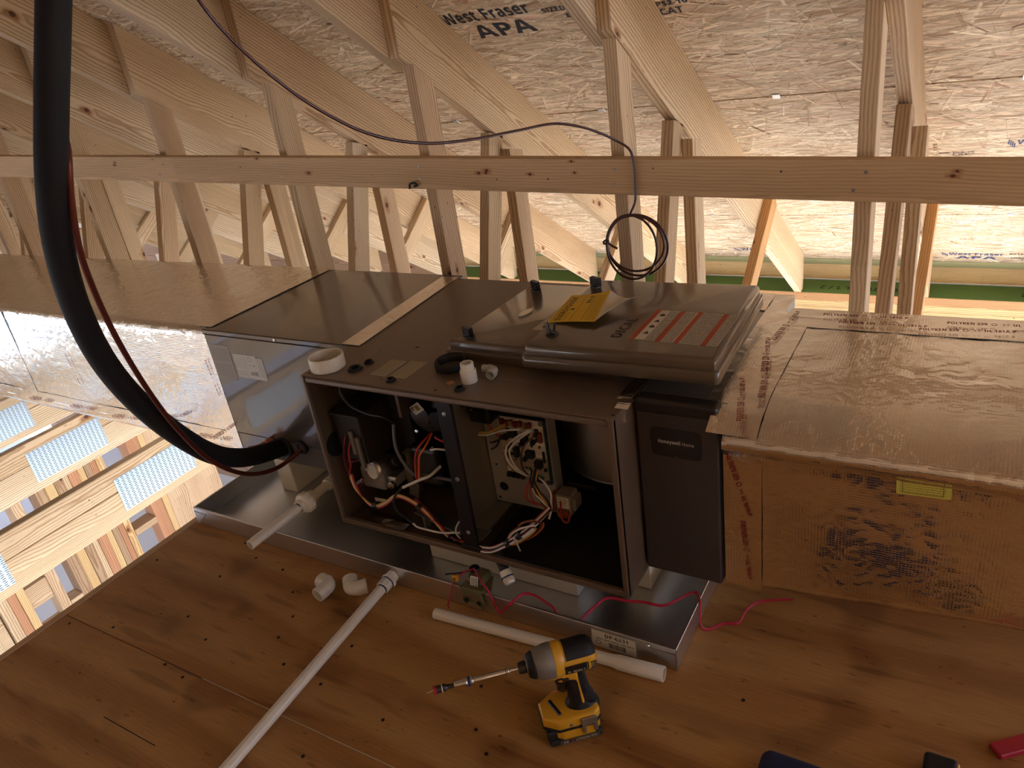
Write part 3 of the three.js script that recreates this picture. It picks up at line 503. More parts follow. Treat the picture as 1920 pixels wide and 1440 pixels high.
  const bl = (x0, x1, y0, y1, z0, z1) => rbox(x0, x1, y0, y1, z0, z1, 0.003, 1);
  solo('support_block', bl(0.135, 0.205, 0.0035, 0.1255, -0.60, -0.24), foamWhite, 'pale foam support block standing in the drain pan under the coil cabinet', 'block', 'foam blocks in the pan');
  solo('support_block', bl(0.832, 1.28, 0.0035, 0.1195, -0.65, -0.128), foamWhite, 'long white foam block in the pan under the middle of the furnace', 'block', 'foam blocks in the pan');
  solo('support_block', bl(1.37, 1.436, 0.0035, 0.1195, -0.6, -0.215), foamWhite, 'white foam block in the pan under the right end of the furnace', 'block', 'foam blocks in the pan');
}
// ---------------------------------------------------------------- the furnace
const F = thing('furnace', 'brown steel furnace lying on its side, its front open on burners and circuit board', 'furnace', [1.03, 0.12, -0.41]);
const FX0 = 0.609, FX1 = 1.456, FT = 0.572, FB = 0.12, FZ = -0.05, FZB = -0.772;
{
  // casing: top with knock-out holes is kept whole, the holes are dark plugs set into it
  part('top_panel', cbox(FX0, FX1, FT - 0.003, FT, FZB, FZ, 0.0012), furnaceBrown, F);
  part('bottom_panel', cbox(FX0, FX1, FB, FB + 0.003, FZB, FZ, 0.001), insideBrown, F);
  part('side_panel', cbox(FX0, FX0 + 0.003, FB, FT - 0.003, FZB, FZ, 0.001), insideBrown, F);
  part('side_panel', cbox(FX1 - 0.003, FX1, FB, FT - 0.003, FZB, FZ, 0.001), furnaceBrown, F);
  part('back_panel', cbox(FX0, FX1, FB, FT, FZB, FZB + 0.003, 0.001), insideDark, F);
  const lip = []; // rounded front lip under the top edge
  lip.push(rbox(FX0 + 0.012, FX1 - 0.012, 0.552, 0.5685, -0.062, -0.0475, 0.006, 3));
  part('top_flange', lip[0], furnaceBrown, F);
  part('bottom_flange', rbox(FX0 + 0.003, FX1 - 0.003, 0.121, 0.137, -0.062, -0.0485, 0.003, 2), furnaceBrown, F);
  part('end_flange', cbox(FX0, FX0 + 0.009, 0.121, 0.571, -0.058, -0.0485, 0.0015), furnaceBrown, F);
  part('end_flange', cbox(FX1 - 0.0145, FX1, 0.121, 0.571, -0.062, -0.0485, 0.003), furnaceBrown, F);
  part('center_post', merge([cbox(1.016, 1.058, 0.134, 0.5535, -0.066, -0.056, 0.002), cbox(1.016, 1.020, 0.134, 0.5535, -0.10, -0.064, 0.001), cbox(1.010, 1.066, 0.128, 0.15, -0.066, -0.052, 0.002)]), blackSteel, F);
  for (const y of [0.52, 0.345, 0.19]) part('screw', turnedOn([[0, 0], [0.006, 0], [0.005, 0.002], [0, 0.003]], [1.037, y, -0.0555], [0, 0, 1], 10), greySteel, F);
  // embossed panel line and holes on the top
  part('emboss', cbox(0.99, 1.36, 0.5719, 0.5731, -0.155, -0.147, 0.0006), furnaceBrown, F);
  for (const [x, z, r] of [[0.626, -0.064, 0.004], [0.817, -0.266, 0.0055], [1.016, -0.068, 0.004], [0.618, -0.765, 0.005], [1.448, -0.068, 0.004], [0.845, -0.082, 0.0022], [0.896, -0.082, 0.0022], [0.72, -0.23, 0.002], [0.872, -0.3, 0.002], [0.93, -0.2, 0.002]]) part('hole', turnedOn([[0, 0], [r, 0], [r * 0.8, 0.0006], [0, 0.0003]], [x, FT - 0.0001, z], [0, 1, 0], 12), rubber, F);
  for (const [x, z, r] of [[0.737, -0.113, 0.0195], [0.7475, -0.154, 0.0125], [0.876, -0.082, 0.0125], [1.071, -0.085, 0.0125]])
    part('grommet', turnedOn([[0, 0.001], [r * 0.5, 0.001], [r * 0.55, 0.006], [r * 0.72, 0.0075], [r * 0.8, 0.004], [r, 0.002], [r * 1.02, 0]], [x, FT, z], [0, 1, 0], 26), rubber, F);
  const dense = () => print(128, 256, '#b8aa8e', (g) => { linesOf(g, 6, 8, 116, 20, 12, '#5d5240', 4); });
  part('label', (() => { const g = sheet([0.8215, FT + 0.0003, -0.141], [1, 0, 0], [0, 0, -1], 0.048, 0.088, 0.0004); return g; })(), dense(), F, 'cream print label');
  part('label', (() => { const g = sheet([0.8805, FT + 0.0003, -0.145], [1, 0, 0], [0, 0, -1], 0.049, 0.092, 0.0004); return g; })(), dense(), F, 'cream print label');

  // burner side, to the left of the post
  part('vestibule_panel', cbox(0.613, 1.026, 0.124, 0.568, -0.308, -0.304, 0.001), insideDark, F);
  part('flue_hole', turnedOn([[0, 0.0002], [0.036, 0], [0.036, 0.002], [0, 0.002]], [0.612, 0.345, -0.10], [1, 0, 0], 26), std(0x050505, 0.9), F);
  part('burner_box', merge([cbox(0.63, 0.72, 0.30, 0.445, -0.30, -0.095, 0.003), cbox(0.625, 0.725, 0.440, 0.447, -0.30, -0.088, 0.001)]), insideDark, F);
  part('burner_plate', cbox(0.735, 0.80, 0.29, 0.535, -0.30, -0.20, 0.002), std(0x241d18, 0.6, 0.2), F);
  part('bracket', merge([cbox(0.829, 0.839, 0.44, 0.555, -0.30, -0.13, 0.001), cbox(0.835, 0.95, 0.51, 0.545, -0.3, -0.22, 0.002)]), std(0x5a4a40, 0.5, 0.3), F);
  const valve = part('gas_valve', merge([rbox(0.655, 0.735, 0.205, 0.27, -0.20, -0.115, 0.008), turnedOn([[0, 0], [0.027, 0], [0.027, 0.018], [0.022, 0.024], [0, 0.024]], [0.71, 0.262, -0.135], [-0.1, 0.25, 1], 20), rbox(0.735, 0.765, 0.215, 0.245, -0.19, -0.13, 0.005)]), std(new THREE.Color(0.6, 0.59, 0.57), 0.34, 0.9), F);
  part('cap', turnedOn([[0, 0], [0.0205, 0], [0.0205, 0.002], [0, 0.0022]], [0.7082, 0.2675, -0.1125], [-0.1, 0.25, 1], 20), print(128, 128, '#d6cfc2', (g) => { linesOf(g, 24, 36, 80, 6, 12, '#3d3a36', 4); }), valve, 'white label disc');
  part('solenoid', turnedOn([[0, 0], [0.02, 0], [0.02, 0.055], [0.016, 0.06], [0, 0.06]], [0.735, 0.262, -0.17], [0.75, 0.6, 0.4], 18), std(0x131313, 0.35, 0.2), valve);
  part('knob', turnedOn([[0, 0], [0.012, 0], [0.01, 0.012], [0, 0.013]], [0.752, 0.225, -0.13], [0.1, 0.1, 1], 14), steel, valve);
  part('fitting', turnedOn([[0, 0], [0.009, 0], [0.009, 0.02], [0.012, 0.02], [0.012, 0.03], [0, 0.03]], [0.65, 0.225, -0.12], [-0.3, -0.1, 1], 6), steel, valve);
  part('manifold', merge([rod([0.66, 0.245, -0.19], [0.655, 0.42, -0.17], 0.011, 12), rod([0.655, 0.30, -0.17], [0.675, 0.30, -0.11], 0.008, 10), rod([0.655, 0.345, -0.17], [0.675, 0.345, -0.11], 0.008, 10), rod([0.655, 0.39, -0.17], [0.675, 0.39, -0.11], 0.008, 10)]), greySteel, F);
  part('ignitor', merge([cbox(0.68, 0.695, 0.33, 0.40, -0.093, -0.086, 0.002), cbox(0.70, 0.712, 0.29, 0.385, -0.094, -0.084, 0.002)]), std(0x6b5f50, 0.5, 0.4), F);
  const ind = part('inducer_fan', merge([turnedOn([[0, 0], [0.06, 0], [0.068, 0.012], [0.068, 0.04], [0.055, 0.052], [0.03, 0.055], [0.028, 0.075], [0, 0.078]], [0.862, 0.425, -0.245], [0, 0, 1], 30), rbox(0.865, 0.985, 0.44, 0.515, -0.27, -0.205, 0.012), rbox(0.79, 0.885, 0.205, 0.325, -0.29, -0.175, 0.014)]), blackPlastic, F);
  part('sticker', sheet([0.862, 0.452, -0.164], [0.75, 0.5, 0.1], [-0.5, 0.75, 0.1], 0.042, 0.026, 0.0006), print(128, 80, '#dcd8d0', (g) => { g.fillStyle = '#26241f'; g.fillRect(8, 10, 34, 12); g.fillRect(8, 28, 24, 8); g.fillStyle = '#8c7b3c'; g.fillRect(54, 14, 44, 46); }), ind, 'white sticker');
  part('motor_can', turnedOn([[0, 0], [0.03, 0], [0.031, 0.004], [0.031, 0.04], [0.027, 0.046], [0, 0.047]], [0.93, 0.43, -0.2], [0, 0, 1], 24), std(0x1a1a1c, 0.3, 0.5), ind);
  part('pressure_switch', merge([turnedOn([[0, 0], [0.026, 0], [0.026, 0.012], [0.018, 0.018], [0, 0.02]], [0.945, 0.33, -0.2], [0.1, 0.1, 1], 22), rbox(0.94, 0.965, 0.355, 0.385, -0.2, -0.17, 0.003)]), blackPlastic, F);
  part('sheet_metal_baffle', merge([board([0.83, 0.16, -0.27], [0.97, 0.135, -0.20], 0.11, 0.003, [0, 1, 0.3]), board([0.80, 0.13, -0.16], [0.98, 0.13, -0.12], 0.05, 0.003, [0, 0.2, 1]), cbox(0.86, 0.868, 0.125, 0.165, -0.115, -0.095, 0.001)]), zincDull, F);
  part('mounting_plate', merge([cbox(0.765, 0.79, 0.17, 0.30, -0.2, -0.17, 0.002), board([0.77, 0.155, -0.18], [0.80, 0.22, -0.16], 0.03, 0.003, [1, 0, 0])]), std(0x807566, 0.5, 0.4), F);
  for (const [x, y, z] of [[0.818, 0.43, -0.2], [0.815, 0.36, -0.198], [0.80, 0.30, -0.198], [0.99, 0.52, -0.11], [0.785, 0.26, -0.168], [0.84, 0.545, -0.128]]) part('screw', turnedOn([[0, 0], [0.0065, 0], [0.005, 0.003], [0, 0.004]], [x, y, z], [0, 0.1, 1], 8), steel, F);
  part('foil_scrap', wrap([[-0.115, 0.126], [-0.095, 0.129], [-0.07, 0.127]], 0.665, 0.81, 30, 0.004, 9.1), foilTape, F);
  part('zip_tie_tag', board([0.685, 0.17, -0.115], [0.728, 0.172, -0.115], 0.012, 0.003, [0, 1, 0]), std(0xcdbf9a, 0.6), F);

  // blower side, to the right of the post
  part('divider', merge([cbox(1.027, 1.030, 0.124, 0.568, -0.30, -0.07, 0.001), cbox(1.029, 1.075, 0.182, 0.185, -0.205, -0.085, 0.001), cbox(1.029, 1.06, 0.155, 0.158, -0.12, -0.075, 0.001)]), std(new THREE.Color(0.36, 0.33, 0.28), 0.4, 0.8), F);
  part('control_plate', merge([cbox(1.032, 1.213, 0.188, 0.462, -0.205, -0.2015, 0.001), cbox(1.209, 1.213, 0.188, 0.462, -0.24, -0.203, 0.001)]), std(new THREE.Color(0.5, 0.46, 0.4), 0.5, 0.5), F);
  for (const [x, y, r] of [[1.062, 0.236, 0.0125], [1.055, 0.40, 0.003], [1.05, 0.30, 0.003], [1.045, 0.2, 0.003], [1.05, 0.435, 0.003]]) part('hole', turnedOn([[0, 0], [r, 0], [r, 0.0008], [0, 0.0008]], [x, y, -0.2015], [0, 0, 1], 20), std(0x050505, 0.9), F);
  const bd = part('circuit_board', cbox(1.083, 1.2085, 0.279, 0.4535, -0.194, -0.1915, 0.0005), print(256, 384, '#cbbb9e', (g, w, h) => { for (let i = 0; i < 420; i++) { g.fillStyle = pick(['#8a7a5e', '#e4d8c0', '#6e604a', '#efe6d2', '#4b4032']); const l = rr(4, 40); rnd() < 0.5 ? g.fillRect(rr(0, w), rr(0, h), l, 2) : g.fillRect(rr(0, w), rr(0, h), 2, l); } }), F);
  part('edge_frame', cbox(1.2085, 1.2125, 0.279, 0.458, -0.197, -0.187, 0.0005), std(0x1c3a34, 0.5), bd);
  part('edge_frame', cbox(1.083, 1.2125, 0.4535, 0.458, -0.197, -0.187, 0.0005), blackPlastic, bd);
  const cm = [std(0x131314, 0.45), std(0x7a1f18, 0.5), std(0xd9cfba, 0.5), std(0x2a2a2c, 0.35), std(0x8d6a34, 0.5), steel];
  const chip = (x, y, w, h, d, k, n) => part(n, cbox(x - w / 2, x + w / 2, y - h / 2, y + h / 2, -0.1915, -0.1915 + d, 0.0008), cm[k], bd);
  for (let i = 0; i < 7; i++) chip(1.098 + i * 0.0125, 0.440 - (i % 2) * 0.003, 0.01, 0.013, 0.011, i % 3 === 2 ? 4 : 1, 'terminal_block');
  for (const [x, y, w, h] of [[1.125, 0.41, 0.018, 0.016], [1.155, 0.405, 0.017, 0.02], [1.103, 0.398, 0.014, 0.012], [1.165, 0.36, 0.022, 0.018], [1.185, 0.335, 0.018, 0.02], [1.128, 0.36, 0.012, 0.026], [1.178, 0.395, 0.01, 0.01]]) chip(x, y, w, h, 0.014, 0, 'relay');
  for (const [x, y] of [[1.19, 0.42], [1.11, 0.375], [1.145, 0.385], [1.10, 0.345], [1.15, 0.345]]) part('capacitor', turnedOn([[0, 0], [0.006, 0], [0.006, 0.013], [0.005, 0.014], [0, 0.014]], [x, y, -0.1915], [0, 0, 1], 12), cm[pickN(x)], bd);
  for (let i = 0; i < 30; i++) chip(rr(1.09, 1.2), rr(0.3, 0.43), rr(0.004, 0.009), rr(0.004, 0.009), rr(0.002, 0.006), i % 3 ? 3 : 2, 'component');
  for (const x of [1.095, 1.108, 1.121, 1.134, 1.172, 1.185]) chip(x, 0.289, 0.01, 0.012, 0.01, 0, 'connector');
  chip(1.155, 0.307, 0.03, 0.014, 0.012, 2, 'connector');
  chip(1.198, 0.41, 0.009, 0.026, 0.009, 1, 'connector'); chip(1.2, 0.355, 0.005, 0.03, 0.006, 0, 'component');
  for (const [x, y] of [[1.088, 0.449], [1.203, 0.447], [1.09, 0.284], [1.203, 0.284]]) part('standoff', new THREE.TorusGeometry(0.0042, 0.0014, 6, 14).translate(x, y, -0.188), cm[0], bd);
  part('status_lamp', ball([1.138, 0.392, -0.186], 0.0028), std(0xf4f0e6, 0.2), bd);
  const sw = part('door_switch', merge([rbox(1.04, 1.10, 0.455, 0.53, -0.25, -0.135, 0.008), rbox(1.035, 1.075, 0.505, 0.545, -0.2, -0.115, 0.005)]), std(0x17181a, 0.3, 0.3), F);
  part('clip', cbox(1.058, 1.07, 0.503, 0.508, -0.118, -0.112, 0.001), steel, sw);
  const drum = new THREE.CylinderGeometry(0.18, 0.18, 0.30, 48, 1, false); drum.translate(1.325, 0.415, -0.435);
  const blow = part('blower_housing', drum, std(new THREE.Color(0.42, 0.38, 0.33), 0.34, 0.9), F);
  part('rim', new THREE.TorusGeometry(0.18, 0.003, 6, 60).rotateX(Math.PI / 2).translate(1.325, 0.266, -0.435), std(new THREE.Color(0.4, 0.36, 0.32), 0.3, 0.9), blow);
  part('embossed_arrow', (() => { const s = new THREE.Shape([[0, 0], [0.03, 0], [0.03, 0.006], [0.06, 0.006], [0.06, 0.02], [0.03, 0.02], [0.03, 0.028], [0, 0.028], [0.008, 0.014]].map(([x, y]) => new THREE.Vector2(x, y))); const g = new THREE.ExtrudeGeometry(s, { depth: 0.002, bevelEnabled: true, bevelSize: 0.001, bevelThickness: 0.001, bevelSegments: 1 }); g.rotateY(0.35); g.translate(1.355, 0.445, -0.2545); return g; })(), std(new THREE.Color(0.38, 0.34, 0.3), 0.3, 0.9), blow);
  part('motor_bracket', merge([cbox(1.225, 1.30, 0.248, 0.26, -0.28, -0.235, 0.002), cbox(1.298, 1.302, 0.20, 0.255, -0.245, -0.235, 0.001)]), std(0x1d1b19, 0.5, 0.4), F);
  const tr = part('transformer', merge([cbox(1.222, 1.262, 0.205, 0.262, -0.22, -0.178, 0.002), cbox(1.215, 1.27, 0.216, 0.25, -0.224, -0.186, 0.003)]), std(0x9c8f7a, 0.5, 0.3), F);
  part('winding', merge([rbox(1.226, 1.258, 0.2, 0.222, -0.19, -0.168, 0.006), rbox(1.205, 1.222, 0.21, 0.258, -0.215, -0.175, 0.006)]), std(0x8e4a30, 0.4, 0.4), tr, 'copper winding');
  part('paper_label', sheet([1.243, 0.242, -0.1772], [1, 0, 0], [0, 1, 0], 0.03, 0.03), print(64, 64, '#ded4c0', (g) => linesOf(g, 6, 10, 52, 4, 12, '#7a5a4a', 4)), tr);
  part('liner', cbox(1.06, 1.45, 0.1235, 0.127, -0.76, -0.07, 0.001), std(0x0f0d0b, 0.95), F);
}
function pickN(x) { return [0, 3, 2, 0, 4][Math.round(x * 1000) % 5]; }
// wires inside the furnace
{
  const wire = (pts, r, m, n = 'wire') => part(n, tube(pts, r, 0, 6), m, F);
  wire([[0.685, 0.54, -0.11], [0.69, 0.517, -0.09], [0.71, 0.484, -0.088], [0.767, 0.464, -0.088], [0.814, 0.461, -0.09], [0.828, 0.435, -0.11]], 0.0042, wBlack, 'hose');
  wire([[0.823, 0.43, -0.11], [0.823, 0.38, -0.1], [0.826, 0.351, -0.1], [0.841, 0.319, -0.1], [0.866, 0.295, -0.1], [0.885, 0.283, -0.12], [0.95, 0.27, -0.14]], 0.0042, wGrey, 'hose');
  wire([[0.665, 0.40, -0.11], [0.66, 0.368, -0.088], [0.645, 0.324, -0.086], [0.638, 0.29, -0.088], [0.642, 0.256, -0.088], [0.65, 0.231, -0.085], [0.668, 0.222, -0.09], [0.68, 0.25, -0.1]], 0.0026, wMaroon);
  wire([[0.672, 0.37, -0.1], [0.664, 0.33, -0.086], [0.661, 0.294, -0.085], [0.65, 0.27, -0.085], [0.647, 0.25, -0.082]], 0.0026, wRed);
  wire([[0.69, 0.31, -0.1], [0.67, 0.305, -0.086], [0.652, 0.3, -0.088]], 0.0022, wMaroon);
  for (let k = 0; k < 4; k++) { const o = k * 0.0035; wire([[0.645 + o, 0.262, -0.086], [0.653 + o, 0.245 - o, -0.08], [0.660 + o, 0.223, -0.078], [0.681 + o * 0.6, 0.199 - o, -0.078], [0.706, 0.186 - o * 0.7, -0.075], [0.735, 0.192 - o, -0.07], [0.770, 0.211 - o, -0.07], [0.818, 0.243 - o * 0.8, -0.07], [0.868, 0.233 - o, -0.071], [0.904, 0.206 - o, -0.072], [0.925 + o, 0.172, -0.074], [0.951 + o, 0.138, -0.076], [0.985, 0.131 + o * 0.4, -0.078], [1.03, 0.135 + o * 0.5, -0.08]], 0.0023, [wYellow, wWhite, wOrange, wRed][k]); }
  wire([[0.87, 0.24, -0.075], [0.905, 0.2, -0.078], [0.93, 0.165, -0.08], [0.955, 0.14, -0.082]], 0.005, wMaroon);
  wire([[0.828, 0.26, -0.085], [0.81, 0.233, -0.062], [0.812, 0.2, -0.06], [0.836, 0.183, -0.06], [0.857, 0.169, -0.06]], 0.0034, wBlack);
  wire([[0.858, 0.17, -0.06], [0.868, 0.163, -0.059], [0.901, 0.162, -0.058], [0.952, 0.165, -0.058], [1.0, 0.171, -0.068]], 0.0026, wWhite);
  wire([[0.828, 0.258, -0.085], [0.86, 0.275, -0.088], [0.892, 0.293, -0.09], [0.915, 0.302, -0.1], [0.93, 0.315, -0.13]], 0.004, wWhite);
  wire([[0.83, 0.257, -0.086], [0.87, 0.279, -0.089], [0.905, 0.293, -0.095], [0.935, 0.296, -0.13]], 0.003, wBlack);
  wire([[0.921, 0.41, -0.13], [0.915, 0.398, -0.092], [0.895, 0.37, -0.09], [0.882, 0.321, -0.09], [0.880, 0.287, -0.09], [0.905, 0.29, -0.095]], 0.0028, wRed);
  wire([[0.925, 0.41, -0.13], [0.925, 0.39, -0.092], [0.905, 0.365, -0.09], [0.892, 0.321, -0.09], [0.884, 0.287, -0.09]], 0.0028, wOrange);
  wire([[0.99, 0.39, -0.1], [0.965, 0.395, -0.09], [0.94, 0.385, -0.095], [0.925, 0.375, -0.12]], 0.0028, wWhite);
  wire([[0.99, 0.41, -0.1], [0.96, 0.42, -0.1], [0.945, 0.41, -0.12]], 0.003, wRed);
  wire([[1.0, 0.2, -0.075], [0.993, 0.185, -0.066], [0.99, 0.165, -0.066], [0.996, 0.15, -0.07]], 0.0022, wWhite);
  wire([[0.96, 0.14, -0.075], [0.975, 0.145, -0.07], [0.99, 0.138, -0.07]], 0.003, wMaroon);
  // harness leaving under the post and up to the board
  const mid = [[1.04, 0.1405, -0.06], [1.092, 0.149, -0.058], [1.134, 0.174, -0.06], [1.168, 0.2, -0.06], [1.201, 0.227, -0.07], [1.227, 0.252, -0.085], [1.238, 0.262, -0.115]];
  [wMaroon, wWhite, wRed, wBlack, wWhite].forEach((m, k) => { const a = k * 1.256, ox = 0.0045 * Math.cos(a), oy = 0.0045 * Math.sin(a); wire(mid.map(([x, y, z], i) => [x + ox * (1 + 0.3 * Math.sin(i + k)), y + oy + 0.001, z + 0.004 * Math.cos(a + 1)]), 0.0027, m); });
  for (const [x, y, z, d] of [[1.148, 0.185, -0.058, [0.75, 0.6, 0]], [1.182, 0.212, -0.062, [0.75, 0.6, 0]], [0.728, 0.189, -0.07, [1, 0.15, 0]], [0.885, 0.222, -0.068, [0.8, -0.5, 0]], [0.96, 0.137, -0.078, [0.9, -0.3, 0]]]) part('wire_wrap', turnedOn([[0.0055, -0.007], [0.0088, -0.006], [0.0088, 0.006], [0.0055, 0.007]], [x, y, z], d, 14), blackPlastic, F);
  part('zip_tie', merge([new THREE.TorusGeometry(0.011, 0.0018, 6, 20).rotateY(1.1).translate(1.178, 0.208, -0.06), board([1.176, 0.216, -0.048], [1.190, 0.183, -0.044], 0.005, 0.0014, [1, 0, 0])]), std(0xb8a890, 0.5), F, 'pale cable tie');
  const loop = (c, rx, ry, t, m, z) => { const p = []; for (let i = 0; i <= 14; i++) { const a = i / 14 * 5.4 + t; const x = rx * Math.cos(a), y = ry * Math.sin(a); p.push([c[0] + x * 0.78 - y * 0.6, c[1] + x * 0.62 + y * 0.78, z + 0.006 * Math.sin(a * 2)]); } wire(p, 0.0024, m); };
  loop([1.185, 0.215], 0.055, 0.014, 0.3, wYellow, -0.066); loop([1.18, 0.21], 0.05, 0.017, 1.0, wMaroon, -0.07); loop([1.19, 0.222], 0.052, 0.011, 0.1, wWhite, -0.063); loop([1.20, 0.228], 0.045, 0.019, 2.2, wBrown, -0.073); loop([1.20, 0.225], 0.05, 0.02, 0.6, wOrange, -0.078);
  const up = [[1.238, 0.262, -0.115], [1.228, 0.25, -0.135], [1.206, 0.258, -0.15], [1.190, 0.28, -0.15], [1.183, 0.308, -0.152], [1.19, 0.335, -0.155], [1.172, 0.318, -0.178]];
  [wYellow, wBlack, wBrown, wBlack, wWhite, wBlack].forEach((m, k) => wire(up.map(([x, y, z], i) => [x + 0.006 * Math.sin(k * 2.1 + i * 0.5) * (i > 0 ? 1 : 0.4), y + 0.005 * Math.cos(k * 1.7 + i * 0.6), z + 0.004 * Math.sin(k * 3 + i)]), 0.0023, m));
  wire([[1.172, 0.31, -0.16], [1.162, 0.278, -0.15], [1.162, 0.25, -0.15], [1.184, 0.243, -0.15], [1.212, 0.25, -0.148]], 0.0024, wRed);
  wire([[1.176, 0.305, -0.16], [1.170, 0.27, -0.152], [1.178, 0.252, -0.148], [1.205, 0.246, -0.146]], 0.0024, wRed);
  wire([[1.19, 0.308, -0.17], [1.215, 0.306, -0.155], [1.229, 0.285, -0.15], [1.23, 0.262, -0.145], [1.224, 0.236, -0.15], [1.22, 0.215, -0.14]], 0.0026, wWhite);
  wire([[1.205, 0.31, -0.17], [1.187, 0.313, -0.172], [1.178, 0.305, -0.175]], 0.002, wGreen);
  wire([[1.035, 0.405, -0.175], [1.068, 0.416, -0.165], [1.095, 0.43, -0.165], [1.118, 0.443, -0.17]], 0.0024, wYellow);
  wire([[1.032, 0.398, -0.175], [1.062, 0.408, -0.165], [1.11, 0.428, -0.163], [1.155, 0.434, -0.172]], 0.0026, wWhite);
  wire([[1.18, 0.435, -0.175], [1.14, 0.41, -0.163], [1.114, 0.38, -0.162], [1.112, 0.35, -0.163], [1.13, 0.322, -0.165], [1.15, 0.3, -0.178]], 0.003, wWhite);
  wire([[1.186, 0.435, -0.175], [1.15, 0.408, -0.163], [1.124, 0.378, -0.162], [1.124, 0.35, -0.163], [1.14, 0.322, -0.165], [1.155, 0.3, -0.178]], 0.0026, wWhite);
  wire([[1.19, 0.42, -0.175], [1.165, 0.395, -0.165], [1.152, 0.36, -0.163], [1.15, 0.325, -0.168], [1.155, 0.3, -0.18]], 0.0022, wBrown);
  wire([[1.05, 0.37, -0.19], [1.075, 0.385, -0.175], [1.1, 0.40, -0.172]], 0.0022, wBlack);
  wire([[1.05, 0.35, -0.19], [1.08, 0.375, -0.175], [1.1, 0.41, -0.172]], 0.0022, wBlack);
  wire([[1.045, 0.45, -0.18], [1.065, 0.44, -0.17], [1.085, 0.415, -0.17], [1.095, 0.40, -0.175]], 0.0024, wRed);
  wire([[1.24, 0.25, -0.17], [1.245, 0.205, -0.16], [1.255, 0.195, -0.165], [1.26, 0.215, -0.175]], 0.0026, wRed);
}
// ---------------------------------------------------------------- drain pan under the row
{
  const p = thing('drain_pan', 'long shallow galvanised drain pan on the plywood under the furnace row', 'pan', [0.7875, 0, -0.39]);
  const wl = (x0, x1, z0, z1) => cbox(x0, x1, 0.0015, 0.0605, z0, z1, 0.0006);
  part('bottom', cbox(0.002, 1.573, 0.0006, 0.0026, -0.786, -0.002, 0.0005), zinc, p);
  part('wall', wl(0, 1.575, -0.0022, 0), zinc, p); part('wall', wl(0, 1.575, -0.788, -0.7858), zinc, p);
  part('wall', wl(0, 0.0022, -0.788, 0), zinc, p); part('wall', wl(1.5728, 1.575, -0.788, 0), zinc, p);
  for (const [x0, x1, z0, z1] of [[0, 1.575, -0.007, 0.0006], [0, 1.575, -0.7886, -0.781], [-0.0006, 0.006, -0.788, 0], [1.569, 1.5756, -0.788, 0]]) part('hem', cbox(x0, x1, 0.0585, 0.0615, z0, z1, 0.001), zinc, p);
  const fold = (x, s) => { const sh = new THREE.Shape([[0, 0.003], [0, 0.048], [s * 0.04, 0.047], [s * 0.058, 0.049], [s * 0.03, 0.02], [s * 0.008, 0.006]].map(([a, b]) => new THREE.Vector2(x + a, b))); const g = new THREE.ExtrudeGeometry(sh, { depth: 0.0016, bevelEnabled: false }); g.translate(0, 0, 0.0004); return boxUV(flat(g)); };
  part('corner_fold', fold(1.574, -1), zincDull, p); part('corner_fold', fold(0.001, 1), zincDull, p);
  part('rivet', turnedOn([[0, 0], [0.004, 0], [0.003, 0.002], [0, 0.0026]], [1.513, 0.052, 0.0012], [0, 0, 1], 10), steel, p);
  part('pan_label', sheet([1.4315, 0.0285, 0.0012], [1, 0, 0], [0, 1, 0], 0.105, 0.047), print(448, 208, '#d8cfb8', (g, w, h) => {
    g.fillStyle = '#1b1814'; fitText(g, 'DP-6231', 'sans-serif', 62, 130, 66, 250); fitText(g, '62X31 26GA DRAIN PAN W/FIT', 'sans-serif', 26, 40, 106, 390); g.lineWidth = 5; g.strokeStyle = '#1b1814'; g.beginPath(); g.arc(62, 148, 24, 0, 7); g.stroke();
    let x = 170; while (x < 340) { const b = rr(2, 8); g.fillRect(x, 122, b, 66); x += b + rr(2, 7); } }), p, 'white product label with bar code');
  for (let i = 0; i < 16; i++) part('speck', ball([rr(0.3, 1.5), 0.0032, rr(-0.04, -0.01)], rr(0.0008, 0.003), 1.4, 0.5, 1), i % 3 ? paper : rubber, p);
}
